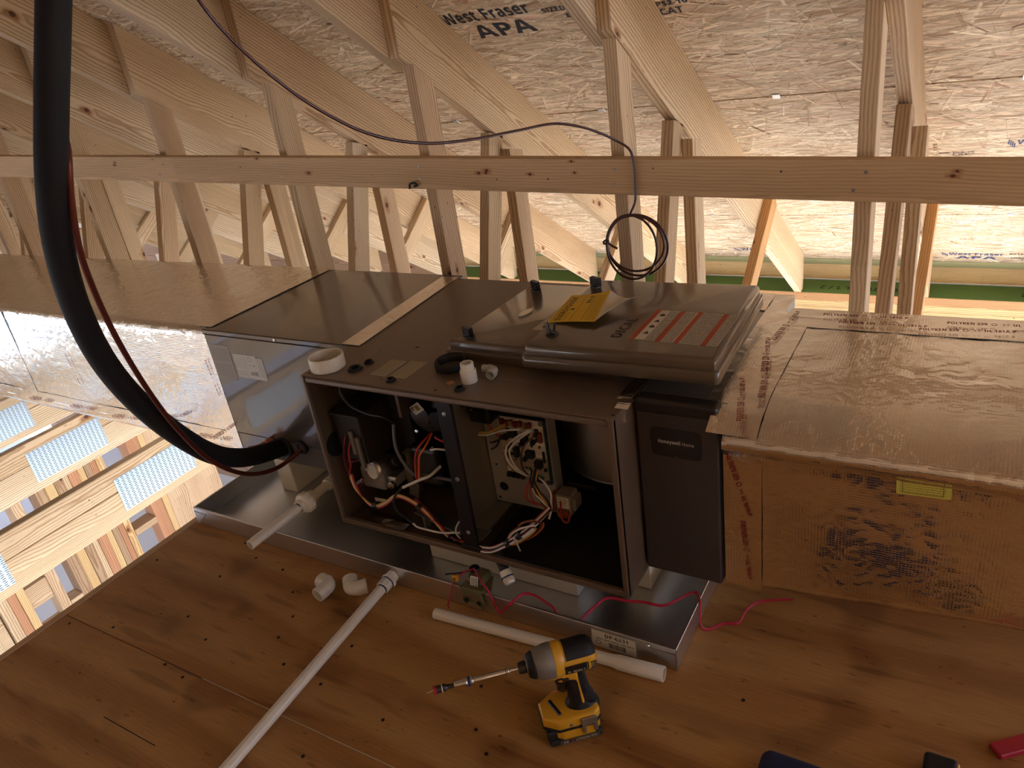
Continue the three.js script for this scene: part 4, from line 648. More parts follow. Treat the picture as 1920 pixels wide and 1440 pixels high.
// filter cabinet with its grey cover, between the furnace and the right duct
{
  const f = thing('filter_cabinet', 'dark grey upright air filter cabinet at the right end of the furnace', 'filter cabinet', [1.55, 0.134, -0.45]);
  part('casing', cbox(1.4585, 1.645, 0.1345, 0.5685, -0.775, -0.172, 0.002), zincDull, f);
  part('cover', rbox(1.462, 1.632, 0.137, 0.5485, -0.178, -0.145, 0.005, 3), filterGrey, f);
  part('cap', rbox(1.461, 1.633, 0.5425, 0.5745, -0.18, -0.1395, 0.009, 3), filterCap, f);
  const bs = new THREE.Shape(); { const x0 = -0.052, x1 = 0.052, y0 = -0.032, y1 = 0.032, r = 0.012; bs.moveTo(x0 + r, y0); bs.lineTo(-0.006, y0); bs.lineTo(0, y0 + 0.005); bs.lineTo(0.006, y0); bs.lineTo(x1 - r, y0); bs.quadraticCurveTo(x1, y0, x1, y0 + r); bs.lineTo(x1, y1 - r); bs.quadraticCurveTo(x1, y1, x1 - r, y1); bs.lineTo(x0 + r, y1); bs.quadraticCurveTo(x0, y1, x0, y1 - r); bs.lineTo(x0, y0 + r); bs.quadraticCurveTo(x0, y0, x0 + r, y0); }
  const bg = new THREE.ExtrudeGeometry(bs, { depth: 0.001, bevelEnabled: true, bevelSize: 0.0012, bevelThickness: 0.0008, bevelSegments: 2 }); bg.translate(1.5455, 0.478, -0.1452);
  const badge = part('badge', bg, std(0x262120, 0.5), f);
  part('lettering', inkPlane([1.5455, 0.480, -0.1431], [1, 0, 0], [0, 1, 0], 0.078, 0.016), ink(0xcfcac4, 512, 104, (g) => { fitText(g, 'Honeywell', 'sans-serif', 78, 4, 74, 318); g.font = '70px sans-serif'; const m = g.measureText('Home').width; g.save(); g.translate(338, 74); g.scale(168 / m, 1); g.fillText('Home', 0, 0); g.restore(); }), badge);
  part('foil_tape', wrap([[-0.765, 0.5705], [-0.5, 0.571], [-0.25, 0.5705], [-0.186, 0.57]], 1.60, 1.648, 14, 0.002, 3.3), foilTape, f, 'printed tape along the top');
  part('foil_tape', wrap([[-0.775, 0.5712], [-0.7, 0.573], [-0.655, 0.572]], 1.45, 1.6, 14, 0.003, 6.6), foilTape, f, 'crumpled tape at the back of the top');
  part('foil_film', wrap([[-0.174, 0.139], [-0.1735, 0.165], [-0.173, 0.19]], 1.465, 1.51, 12, 0.003, 2.6), foilTape, f);
}
solo('foil_tape', (() => { const g = wrap([[-0.775, 0.5745], [-0.60, 0.5748], [-0.4, 0.5745], [-0.235, 0.5745]], -0.032, 0.032, 20, 0.0016, 4.9); const p = g.attributes.position; for (let i = 0; i < p.count; i++) p.setX(i, p.getX(i) + 0.617 + (p.getZ(i) + 0.2) * 0.075); return g; })(), foilTape, 'strip of shiny foil tape across the joint between coil cabinet and furnace top', 'tape');
solo('foil_tape', merge([wrap([[-0.232, 0.5735], [-0.19, 0.574], [-0.145, 0.5735], [-0.136, 0.572]], 1.428, 1.459, 6, 0.0018, 1.9), wrap([[-0.15, 0.575], [-0.12, 0.57], [-0.105, 0.555], [-0.10, 0.54]], 1.4565, 1.459, 2, 0.0004, 1.2), wrap([[-0.135, 0.574], [-0.11, 0.5755], [-0.095, 0.573]], 1.44, 1.468, 6, 0.002, 2.2)]), foilTape, 'torn scrap of foil tape at the front right corner of the furnace top', 'tape');

// ---------------------------------------------------------------- the two doors lying on the furnace
// a pan-shaped steel door: bevelled rim round a raised face
function doorGeo(w, d, hgt, rim) {
  const s = new THREE.Shape(); const r = 0.01, x = w / 2, y = d / 2;
  s.moveTo(-x + r, -y); s.lineTo(x - r, -y); s.quadraticCurveTo(x, -y, x, -y + r); s.lineTo(x, y - r); s.quadraticCurveTo(x, y, x - r, y); s.lineTo(-x + r, y); s.quadraticCurveTo(-x, y, -x, y - r); s.lineTo(-x, -y + r); s.quadraticCurveTo(-x, -y, -x + r, -y);
  const mk = (k, h0, h1, bev) => { const g = new THREE.ExtrudeGeometry(s, { depth: h1 - h0 - bev, bevelEnabled: true, bevelSize: bev, bevelThickness: bev, bevelSegments: 4, bevelOffset: -bev, curveSegments: 5 }); g.scale(k, (d - (1 - k) * w) / d, 1); g.rotateX(-Math.PI / 2); g.translate(0, h0, 0); return g; };
  const g = merge([mk(1, 0, hgt * 0.5, 0.004), mk(1 - 0.8 * rim / w, hgt * 0.3, hgt, 0.012)]);
  return boxUV(toCreasedNormals(g, 0.7));
}
const knobGeo = () => merge([turnedOn([[0, 0], [0.0145, 0], [0.014, 0.003], [0.009, 0.004], [0.0085, 0.010], [0, 0.010]], [0, 0, 0], [0, 1, 0], 22), rbox(-0.0155, 0.0155, 0.004, 0.026, -0.0065, 0.0065, 0.002)]);
{
  const small = turned('access_door', 'smaller brown steel door with two black latches, lying flat, partly under the larger door', 'door panel', [1.17, FT + 0.001, -0.435], [0.0, -0.03, 0.012], 'furnace doors');
  part('shell', doorGeo(0.455, 0.425, 0.046, 0.018), doorBrown, small);
  for (const [x, z, a] of [[-0.178, 0.175, -0.35], [-0.178, -0.155, -0.5]]) { const k = knobGeo(); k.rotateY(a); k.translate(x, 0.0455, z); part('latch', k, blackPlastic, small); }
  part('window', (() => { const g = new THREE.CylinderGeometry(0.028, 0.028, 0.003, 30); g.scale(0.42, 1, 1); g.rotateY(-0.12); g.translate(-0.112, 0.0472, 0.01); return g; })(), phys(0xc9c4bc, 0.08, 0.3, { clearcoat: 1 }), small, 'clear oval peep window');
  part('label', (() => { const g = sheet([-0.012, 0.0466, -0.0], [1, 0, 0], [0, 0, -1], 0.05, 0.21, 0.0005); return g; })(), print(96, 384, '#d8cfbf', (g) => { for (let i = 0; i < 9; i++) { g.fillStyle = '#2e2a26'; g.fillRect(18 + (i % 2) * 16, 40 + i * 34, 40, 6); } g.beginPath(); g.arc(48, 344, 14, 0, 7); g.fill(); }), small, 'white label strip');

  const big = turned('access_door', 'larger brown steel door with the big warning label, lying on top of the smaller door', 'door panel', [1.395, FT + 0.03, -0.40], [0.0, 0.045, -0.008], 'furnace doors');
  part('shell', doorGeo(0.435, 0.44, 0.05, 0.018), doorBrown, big);
  { const k = merge([turnedOn([[0, 0], [0.0155, 0], [0.015, 0.004], [0.009, 0.006], [0.0085, 0.010], [0, 0.010]], [0, 0, 0], [0, 1, 0], 22), board([-0.006, 0.008, 0], [-0.009, 0.03, 0], 0.012, 0.004, [0, 0, 1]), board([0.006, 0.008, 0], [0.009, 0.03, 0], 0.012, 0.004, [0, 0, 1])]); k.rotateY(0.2); k.translate(-0.168, 0.0495, 0.152); part('latch', k, blackPlastic, big); }
  { const k = knobGeo(); k.rotateY(-0.4); k.translate(-0.185, 0.0495, -0.155); part('latch', k, blackPlastic, big); }
  const warn = print(640, 512, '#d9cdb8', (g, w, h) => {
    const bar = (x) => { g.fillStyle = '#b5502c'; g.fillRect(x, 0, 40, h); g.save(); g.translate(x + 30, h * 0.62); g.rotate(-Math.PI / 2); g.fillStyle = '#3a1c10'; g.font = 'bold 26px sans-serif'; g.fillText('\u26a0', 0, 0); g.restore(); };
    g.save(); g.translate(0, h); g.rotate(-Math.PI / 2);
    for (const [y0, n] of [[124, 8], [240, 9], [374, 16], [568, 7]]) for (let i = 0; i < n; i++) { const y = y0 + i * 9.5; if (y > 632) break; linesOf(g, 10, y, h - 20, 1, 8, '#37302a', 5); }
    g.restore();
    bar(4); bar(196); bar(330); bar(524);
    g.fillStyle = '#2c2620'; for (let i = 0; i < 4; i++) { const y = 70 + i * 100; g.beginPath(); if (i % 2) { g.moveTo(62, y + 44); g.lineTo(86, y); g.lineTo(110, y + 44); } else g.arc(86, y + 22, 22, 0, 5); g.fill(); }
    g.strokeStyle = '#6e6456'; g.lineWidth = 3; g.beginPath(); g.moveTo(118, 0); g.lineTo(118, h); g.stroke();
    g.strokeRect(2, 2, w - 4, h - 4);
  });
  part('warning_label', (() => { const g = new THREE.BoxGeometry(0.19, 0.0005, 0.17); g.rotateY(-0.05); g.translate(0.108, 0.0502, 0.066); return g; })(), warn, big, 'white warning label with orange bars');
  part('lettering', (() => { const g = inkPlane([0, 0, 0], [0, 0, -1], [-1, 0, 0], 0.12, 0.034); g.rotateY(-0.05); g.translate(-0.02, 0.0503, 0.09); return g; })(), ink(0x3a3026, 320, 90, (g) => { fitText(g, 'DICAL', 'sans-serif', 84, 8, 76, 300); }), big, 'faint dark lettering');
  for (let i = 0; i < 4; i++) part('droplet', ball([-0.13 - i * 0.0, 0.0495, -0.12 - i * 0.014], 0.003, 1, 0.3, 1), phys(0xcccccc, 0.1, 0.2, { clearcoat: 1 }), big);
}
// yellow energy sheet curling up from the larger door
{
  const NU = 26, NV = 22, P = [], U = [], I = [];
  for (let i = 0; i <= NU; i++) for (let j = 0; j <= NV; j++) {
    const s = i / NU, t = j / NV;                        // s runs with the print, t down the sheet
    const x = 1.190 + t * 0.122 + s * (-0.022), z = -0.302 - s * 0.178 + t * 0.03 * s, y = 0.6535 + 0.030 * t * t * (0.35 + 0.65 * s) + 0.004 * Math.sin(t * 3);
    P.push(x, y, z); U.push(s, 1 - t);
  }
  for (let i = 0; i < NU; i++) for (let j = 0; j < NV; j++) { const a = i * (NV + 1) + j, b = a + NV + 1; I.push(a, a + 1, b, b, a + 1, b + 1); }
  const g = new THREE.BufferGeometry(); g.setAttribute('position', new THREE.Float32BufferAttribute(P, 3)); g.setAttribute('uv', new THREE.Float32BufferAttribute(U, 2)); g.setIndex(I); g.computeVertexNormals();
  const Q = [], J = []; // the white backing flaring out to a point on the right
  for (let i = 0; i <= 20; i++) for (let j = 0; j <= 8; j++) {
    const s = i / 20, k = j / 8, x = 1.190 + 0.121 - 0.022 * s, z = -0.302 - s * 0.178 + 0.03 * s, y = 0.6527 + 0.030 * (0.35 + 0.65 * s) + 0.0005, f = Math.sin(Math.min(1, s * 1.08) * Math.PI / 2);
    Q.push(x + (1.372 - x) * k * f, y + (0.688 - y) * k * f - 0.010 * Math.sin(k * Math.PI) * f, z + (-0.405 - z) * k * f);
  }
  for (let i = 0; i < 20; i++) for (let j = 0; j < 8; j++) { const a = i * 9 + j; J.push(a, a + 1, a + 9, a + 9, a + 1, a + 10); }
  const back = new THREE.BufferGeometry(); back.setAttribute('position', new THREE.Float32BufferAttribute(Q, 3)); back.setIndex(J); back.computeVertexNormals();
  const e = thing('energy_sheet', 'yellow energy rating sheet curling up off the larger furnace door', 'paper', [1.27, 0.652, -0.39]);
  part('front', g, print(512, 512, '#ecc02c', (c) => { c.fillStyle = '#1c1608'; fitText(c, 'ENERGYGUIDE', 'sans-serif', 92, 30, 120, 440); c.fillRect(20, 30, 470, 5); c.fillRect(226, 128, 10, 40); c.beginPath(); c.moveTo(206, 160); c.lineTo(256, 160); c.lineTo(231, 196); c.fill(); c.fillRect(30, 226, 450, 4); fitText(c, '95.0', 'sans-serif', 76, 330, 330, 140); c.fillRect(30, 352, 440, 5); linesOf(c, 30, 380, 430, 8, 14, '#4d3c10', 3); linesOf(c, 30, 140, 150, 3, 14, '#4d3c10', 3); }, 0.7), e);
  part('backing', back, std(0xe6d9c2, 0.8), e, 'white backing flaring out');
}
// small things left on the furnace top
{
  const cap = thing('drain_strainer_cup', 'round cream plastic cup fitting standing open on the left front corner of the furnace', 'fitting', [0.655, FT, -0.105]);
  part('shell', turnedOn([[0, 0], [0.043, 0], [0.0445, 0.002], [0.0445, 0.034], [0.0435, 0.0355], [0.040, 0.0355], [0.039, 0.034], [0.039, 0.008], [0, 0.008]], [0.655, FT, -0.105], [0, 1, 0], 44), pvcBone, cap);
  part('grille', merge([0, 1, 2, 3, 4, 5].flatMap((k) => [cbox(0.622 + k * 0.013, 0.624 + k * 0.013, FT + 0.008, FT + 0.012, -0.135, -0.075, 0.0005), cbox(0.625, 0.685, FT + 0.008, FT + 0.0115, -0.138 + k * 0.013, -0.136 + k * 0.013, 0.0005)])), pvcBone, cap);
  solo('rubber_ring', turnedOn([[0.031, 0.001], [0.039, 0], [0.041, 0.003], [0.0405, 0.016], [0.037, 0.021], [0.033, 0.02], [0.031, 0.016], [0.031, 0.001]], [0.983, FT, -0.183], [0.02, 1, 0.0], 40), rubber, 'large black rubber sealing ring lying on the furnace top', 'ring');
  const cp = thing('pipe_coupling', 'small white plastic pipe coupling standing on the furnace top', 'coupling', [1.07, FT, -0.128]);
  part('socket', turnedOn([[0.012, 0], [0.0185, 0], [0.019, 0.001], [0.019, 0.028], [0.0175, 0.030], [0.012, 0.030], [0.012, 0]], [1.07, FT, -0.128], [0, 1, 0], 30), pvc, cp);
  part('spigot', turnedOn([[0.0105, 0.029], [0.0155, 0.029], [0.0155, 0.046], [0.014, 0.047], [0.0105, 0.047], [0.0105, 0.029]], [1.07, FT, -0.128], [0, 1, 0], 30), pvc, cp);
  const el = thing('hose_elbow', 'small translucent hose elbow lying beside the white coupling', 'elbow', [1.105, FT, -0.165]);
  part('body', merge([tube([[1.078, FT + 0.0115, -0.175], [1.10, FT + 0.0115, -0.178], [1.112, FT + 0.0115, -0.172], [1.116, FT + 0.0115, -0.157]], 0.0085, 18, 14), turnedOn([[0.0085, 0], [0.0115, 0], [0.0115, 0.016], [0.0085, 0.016], [0.0085, 0]], [1.115, FT + 0.0116, -0.161], [0.08, 0, 1], 20), turnedOn([[0.007, 0], [0.0098, 0], [0.0098, 0.004], [0.007, 0.004], [0.007, 0]], [1.094, FT + 0.0115, -0.1775], [1, 0, 0], 18)]), clearPlastic, el);
  solo('coin', turnedOn([[0, 0], [0.0093, 0], [0.0095, 0.0004], [0.0095, 0.0012], [0.009, 0.0016], [0.0084, 0.0013], [0, 0.0013]], [1.03, FT, -0.108], [0, 1, 0], 30), std(new THREE.Color(0.7, 0.36, 0.2), 0.4, 0.9), 'copper coin lying beside the white coupling', 'coin');
}
// ---------------------------------------------------------------- refrigerant lines, cable
solo('insulated_pipe', tube([[0.597, 1.60, 0.15], [0.593, 1.484, 0.205], [0.581, 1.386, 0.242], [0.551, 1.268, 0.277], [0.512, 1.15, 0.304], [0.452, 1.027, 0.309], [0.384, 0.88, 0.292], [0.326, 0.716, 0.251], [0.279, 0.552, 0.178], [0.245, 0.396, 0.083], [0.228, 0.30, 0.005], [0.214, 0.234, -0.085], [0.208, 0.198, -0.176], [0.212, 0.182, -0.25]], 0.0288, 120, 24), insulation, 'thick black foam-insulated pipe curving down into the coil cabinet', 'pipe');
solo('copper_line', tube([[0.43, 1.62, 0.06], [0.428, 1.54, 0.09], [0.426, 1.459, 0.121], [0.416, 1.374, 0.152], [0.409, 1.303, 0.178], [0.43, 1.247, 0.209], [0.48, 1.216, 0.235], [0.52, 1.197, 0.258], [0.536, 1.17, 0.276], [0.520, 1.096, 0.291], [0.492, 1.002, 0.296], [0.459, 0.909, 0.282], [0.415, 0.777, 0.25], [0.352, 0.595, 0.187], [0.305, 0.45, 0.124], [0.284, 0.336, 0.066], [0.272, 0.247, -0.004], [0.264, 0.192, -0.076], [0.266, 0.168, -0.15], [0.28, 0.176, -0.205], [0.301, 0.199, -0.245]], 0.0066, 150, 12), copperDull, 'thin reddish copper line following the black insulated pipe', 'pipe');
{
  const C = thing('control_cable', 'thin brown control cable sagging under the rafters, its coiled end hanging below the brace', 'cable', [1.2, 0.6, -0.4]);
  part('run', tube([[0.93, 1.50, 0.23], [0.904, 1.423, 0.191], [0.878, 1.394, 0.159], [0.876, 1.343, 0.123], [0.88, 1.27, 0.055], [0.908, 1.196, -0.015], [0.952, 1.129, -0.099], [0.995, 1.086, -0.21], [1.034, 1.067, -0.333], [1.07, 1.057, -0.484], [1.11, 1.048, -0.612], [1.152, 1.015, -0.705], [1.192, 0.975, -0.765], [1.222, 0.945, -0.785], [1.23, 0.905, -0.786], [1.229, 0.85, -0.786], [1.228, 0.81, -0.783], [1.212, 0.775, -0.778]], 0.0034, 130, 8), cableBrown, C);
  const turn = (cx, cy, rx, ry, z, ph, n) => { const p = []; for (let i = 0; i <= n; i++) { const a = ph + i / 24 * Math.PI * 2; p.push([cx + rx * Math.cos(a), cy + ry * Math.sin(a), z + 0.003 * Math.sin(a * 1.5 + ph)]); } return p; };
  part('coil', tube(turn(1.226, 0.690, 0.087, 0.086, -0.778, 1.75, 25), 0.0034, 90, 8), cableBrown, C);
  part('coil', tube(turn(1.222, 0.697, 0.083, 0.078, -0.772, 1.6, 25), 0.0034, 90, 8), cableBrown, C);
  part('coil', tube(turn(1.213, 0.687, 0.073, 0.090, -0.768, 1.3, 24), 0.0034, 90, 8), cableBrown, C);
  part('binding', tube([[1.137, 0.705, -0.782], [1.131, 0.701, -0.77], [1.137, 0.698, -0.762], [1.146, 0.702, -0.766], [1.14, 0.706, -0.78], [1.15, 0.697, -0.765], [1.175, 0.686, -0.76]], 0.0032, 40, 7), cableBrown, C);
}
solo('wire_tie', tube([[0.472, 0.860, -0.786], [0.478, 0.874, -0.784], [0.496, 0.877, -0.783], [0.506, 0.870, -0.784], [0.492, 0.866, -0.786]], 0.0035, 30, 7), rubber, 'small black tie hooked on the lower edge of the long brace', 'tie');
// ---------------------------------------------------------------- pipes and fittings on the deck
{
  const p = thing('drain_pipe', 'long white plastic pipe lying across the plywood, joined to the drain pan', 'pipe', [0.83, 0.0, 0.4]);
  part('pipe', pipe([0.8075, 0.031, 0.052], [0.857, 0.014, 0.95], 0.0134, 0.0105, 28), pvc, p);
  part('adapter', merge([turnedOn([[0.0136, 0], [0.0185, 0], [0.0185, 0.004], [0.0175, 0.0045], [0.0175, 0.026], [0.0136, 0.028], [0.0136, 0]], [0.8062, 0.0315, 0.026], [0.055, -0.019, 1], 26), turnedOn([[0, 0], [0.0165, 0], [0.0165, 0.024], [0, 0.024]], [0.805, 0.032, 0.002], [0.055, -0.019, 1], 24)]), pvc, p);
  part('hex_nut', turnedOn([[0.014, 0], [0.021, 0], [0.021, 0.009], [0.014, 0.009], [0.014, 0]], [0.8062, 0.0315, 0.018], [0.055, -0.019, 1], 6), pvc, p);
  part('primer_ring', turnedOn([[0.0187, 0], [0.0192, 0], [0.0192, 0.003], [0.0187, 0.003], [0.0187, 0]], [0.8062, 0.0315, 0.0285], [0.055, -0.019, 1], 24), bluePrimer, p);
  part('primer_ring', turnedOn([[0.0139, 0], [0.0146, 0], [0.0146, 0.004], [0.0139, 0.004], [0.0139, 0]], [0.8085, 0.0307, 0.053], [0.055, -0.019, 1], 24), bluePrimer, p);
  const q = thing('loose_pipe', 'loose white plastic pipe with a flared end lying along the drain pan', 'pipe', [1.26, 0, 0.04]);
  part('pipe', turnedOn([[0.0105, 0], [0.0134, 0.0005], [0.0134, 0.455], [0.0145, 0.47], [0.0166, 0.478], [0.0168, 0.578], [0.0162, 0.579], [0.0136, 0.579], [0.0134, 0.48], [0.0105, 0.46], [0.0105, 0]], [0.980, 0.0136, 0.062], [1, 0.005, -0.052], 30), pvc, q);
  const elbow = (n, at, a, tilt, label) => {
    const e = turned(n, label, 'elbow', at, [0, a, 0], 'loose elbows on the deck');
    const body = merge([tube([[-0.030, 0, 0], [-0.012, 0, 0.001], [-0.0, 0, 0.008], [0.001, 0, 0.02], [0.001, 0, 0.036]], 0.0172, 24, 20), turnedOn([[0.0136, 0], [0.0178, 0], [0.018, 0.001], [0.018, 0.022], [0.0136, 0.022], [0.0136, 0]], [-0.034, 0, 0], [1, 0, 0], 26), turnedOn([[0.0136, 0], [0.0178, 0], [0.018, 0.001], [0.018, 0.022], [0.0136, 0.022], [0.0136, 0]], [0.001, 0, 0.040], [0, 0, -1], 26)]);
    body.rotateX(tilt); body.scale(1.18, 1.05, 1.18); body.translate(0, 0.0184, 0); part('body', body, pvc, e); body.computeBoundingBox(); const lift = -body.boundingBox.min.y; body.translate(0, lift + 0.0002, 0);
    return e;
  };
  elbow('pipe_elbow', [0.65, 0, 0.082], -0.1, 0, 'white pipe elbow, left one of the two lying in front of the pan');
  elbow('pipe_elbow', [0.722, 0, 0.078], -2.36, 0, 'white pipe elbow, right one of the two, next to the long pipe');
  solo('drain_stub', merge([turnedOn([[0, 0], [0.0125, 0], [0.012, 0.05], [0, 0.05]], [1.098, 0.131, -0.075], [0.62, -0.62, 0.45], 18)]), std(0x20201f, 0.6), 'black hose stub poking out under the front edge of the furnace', 'hose');
  const cpl = thing('drain_fitting', 'white end fitting with a dark ring on the hose stub under the furnace', 'fitting', [1.135, 0.08, -0.05]);
  part('sleeve', turnedOn([[0, 0], [0.014, 0], [0.015, 0.003], [0.015, 0.016], [0.013, 0.018], [0.0145, 0.021], [0.0145, 0.03], [0.012, 0.034], [0, 0.035]], [1.1285, 0.1005, -0.0529], [0.62, -0.62, 0.45], 20), pvcBone, cpl);
  part('ring', turnedOn([[0.0145, 0], [0.0158, 0], [0.0158, 0.003], [0.0145, 0.003], [0.0145, 0]], [1.1383, 0.0907, -0.0457], [0.62, -0.62, 0.45], 20), bluePrimer, cpl);
}
// float switch clipped on the pan rim, with its red wires
{
  const olive = std(0x6b6440, 0.55);
  const f = thing('float_switch', 'olive float switch clipped on the front rim of the drain pan', 'switch', [1.06, 0.015, 0.0]);
  const cl = new THREE.Shape([[-0.034, 0.068], [0.028, 0.068], [0.024, 0.058], [0.031, 0.03], [0.024, 0.016], [0.012, 0.03], [-0.012, 0.03], [-0.026, 0.018], [-0.032, 0.03], [-0.025, 0.056]].map(([a, b]) => new THREE.Vector2(a, b)));
  const cg = new THREE.ExtrudeGeometry(cl, { depth: 0.005, bevelEnabled: true, bevelSize: 0.0014, bevelThickness: 0.0012, bevelSegments: 2 }); cg.translate(1.063, 0, 0.003);
  part('clip', cg, olive, f);
  part('bridge', rbox(1.03, 1.094, 0.063, 0.071, -0.02, 0.009, 0.003), olive, f);
  part('body', merge([rbox(1.035, 1.082, 0.05, 0.085, -0.062, -0.012, 0.008, 3), board([1.07, 0.06, -0.055], [1.10, 0.066, 0.0], 0.008, 0.03, [0, 1, 0])]), olive, f);
  part('cap', turnedOn([[0, 0], [0.014, 0], [0.014, 0.006], [0.012, 0.009], [0, 0.01]], [1.042, 0.082, -0.045], [0, 1, 0], 22), blackPlastic, f);
  part('label', sheet([1.063, 0.08, -0.0085], [1, 0, 0], [0, 1, -0.35], 0.022, 0.03), print(96, 128, '#e8e4da', (g) => { g.fillStyle = '#1d1b18'; for (let i = 0; i < 4; i++) g.fillRect(16 + i * 20, 16, 7, 96); }), f);
  for (const x of [1.043, 1.081]) part('screw', (() => { const g = new THREE.BoxGeometry(0.011, 0.011, 0.004); g.rotateZ(0.78); g.translate(x, 0.034, 0.0095); return g; })(), rubber, f);
  part('slot', cbox(1.046, 1.078, 0.046, 0.049, 0.009, 0.0098, 0.0004), std(0x9a4a3a, 0.5), f);
  const w = thing('red_wires', 'red low-voltage wire pair wandering along the drain pan', 'wire', [1.3, 0.0, -0.05]);
  for (const o of [0, 0.0034]) part('conductor', tube([[1.045, 0.09 + o, -0.04], [1.086, 0.081 + o, -0.011], [1.104, 0.076 + o, -0.002], [1.12, 0.054 + o, 0.006], [1.137, 0.02 + o, 0.008], [1.155, 0.04 + o, 0.007], [1.178, 0.066 + o, 0.006], [1.193, 0.07 + o, -0.024], [1.214, 0.066 + o, -0.033], [1.247, 0.063 + o, -0.026], [1.276, 0.058 + o, -0.018], [1.294, 0.036 + o, -0.013], [1.312, 0.006 + o, -0.012], [1.328, 0.008 + o, -0.012], [1.343, 0.045 + o, -0.016], [1.36, 0.056 + o, -0.056], [1.38, 0.064 + o, -0.088], [1.425, 0.06 + o, -0.10], [1.46, 0.058 + o, -0.112], [1.505, 0.058 + o, -0.118], [1.55, 0.064 + o, -0.17], [1.5635, 0.067 + o, -0.176], [1.577, 0.06 + o, -0.158], [1.588, 0.012 + o, -0.128], [1.60, 0.004 + o, -0.135], [1.628, 0.004 + o, -0.166], [1.655, 0.004 + o, -0.178], [1.662, 0.006 + o, -0.22], [1.68, 0.004 + o, -0.26], [1.75, 0.004, -0.3]], 0.0022, 170, 6), brightRed, w);
  const y = thing('wire_connector', 'yellow wire connector hanging over the pan rim beside the float switch', 'connector', [1.008, 0.06, -0.01]);
  part('body', rbox(1.0, 1.016, 0.070, 0.087, -0.012, -0.002, 0.003), yellowPaint, y);
  part('mark', cbox(1.004, 1.012, 0.075, 0.082, -0.0022, -0.0014, 0.0003), std(0x7a5a10, 0.6), y);
  part('wire', tube([[1.045, 0.091, -0.04], [1.03, 0.091, -0.025], [1.014, 0.08, -0.007]], 0.002, 20, 6), brightRed, y);
  part('wire', tube([[1.045, 0.088, -0.045], [1.02, 0.0875, -0.02], [0.992, 0.088, -0.004], [0.984, 0.087, 0.0]], 0.0022, 20, 6), wBlack, y);
  part('wire', tube([[1.006, 0.072, -0.004], [1.004, 0.066, 0.004], [0.996, 0.03, 0.012], [0.986, 0.004, 0.018], [0.994, 0.002, 0.024]], 0.0018, 30, 6), brightRed, y);
}
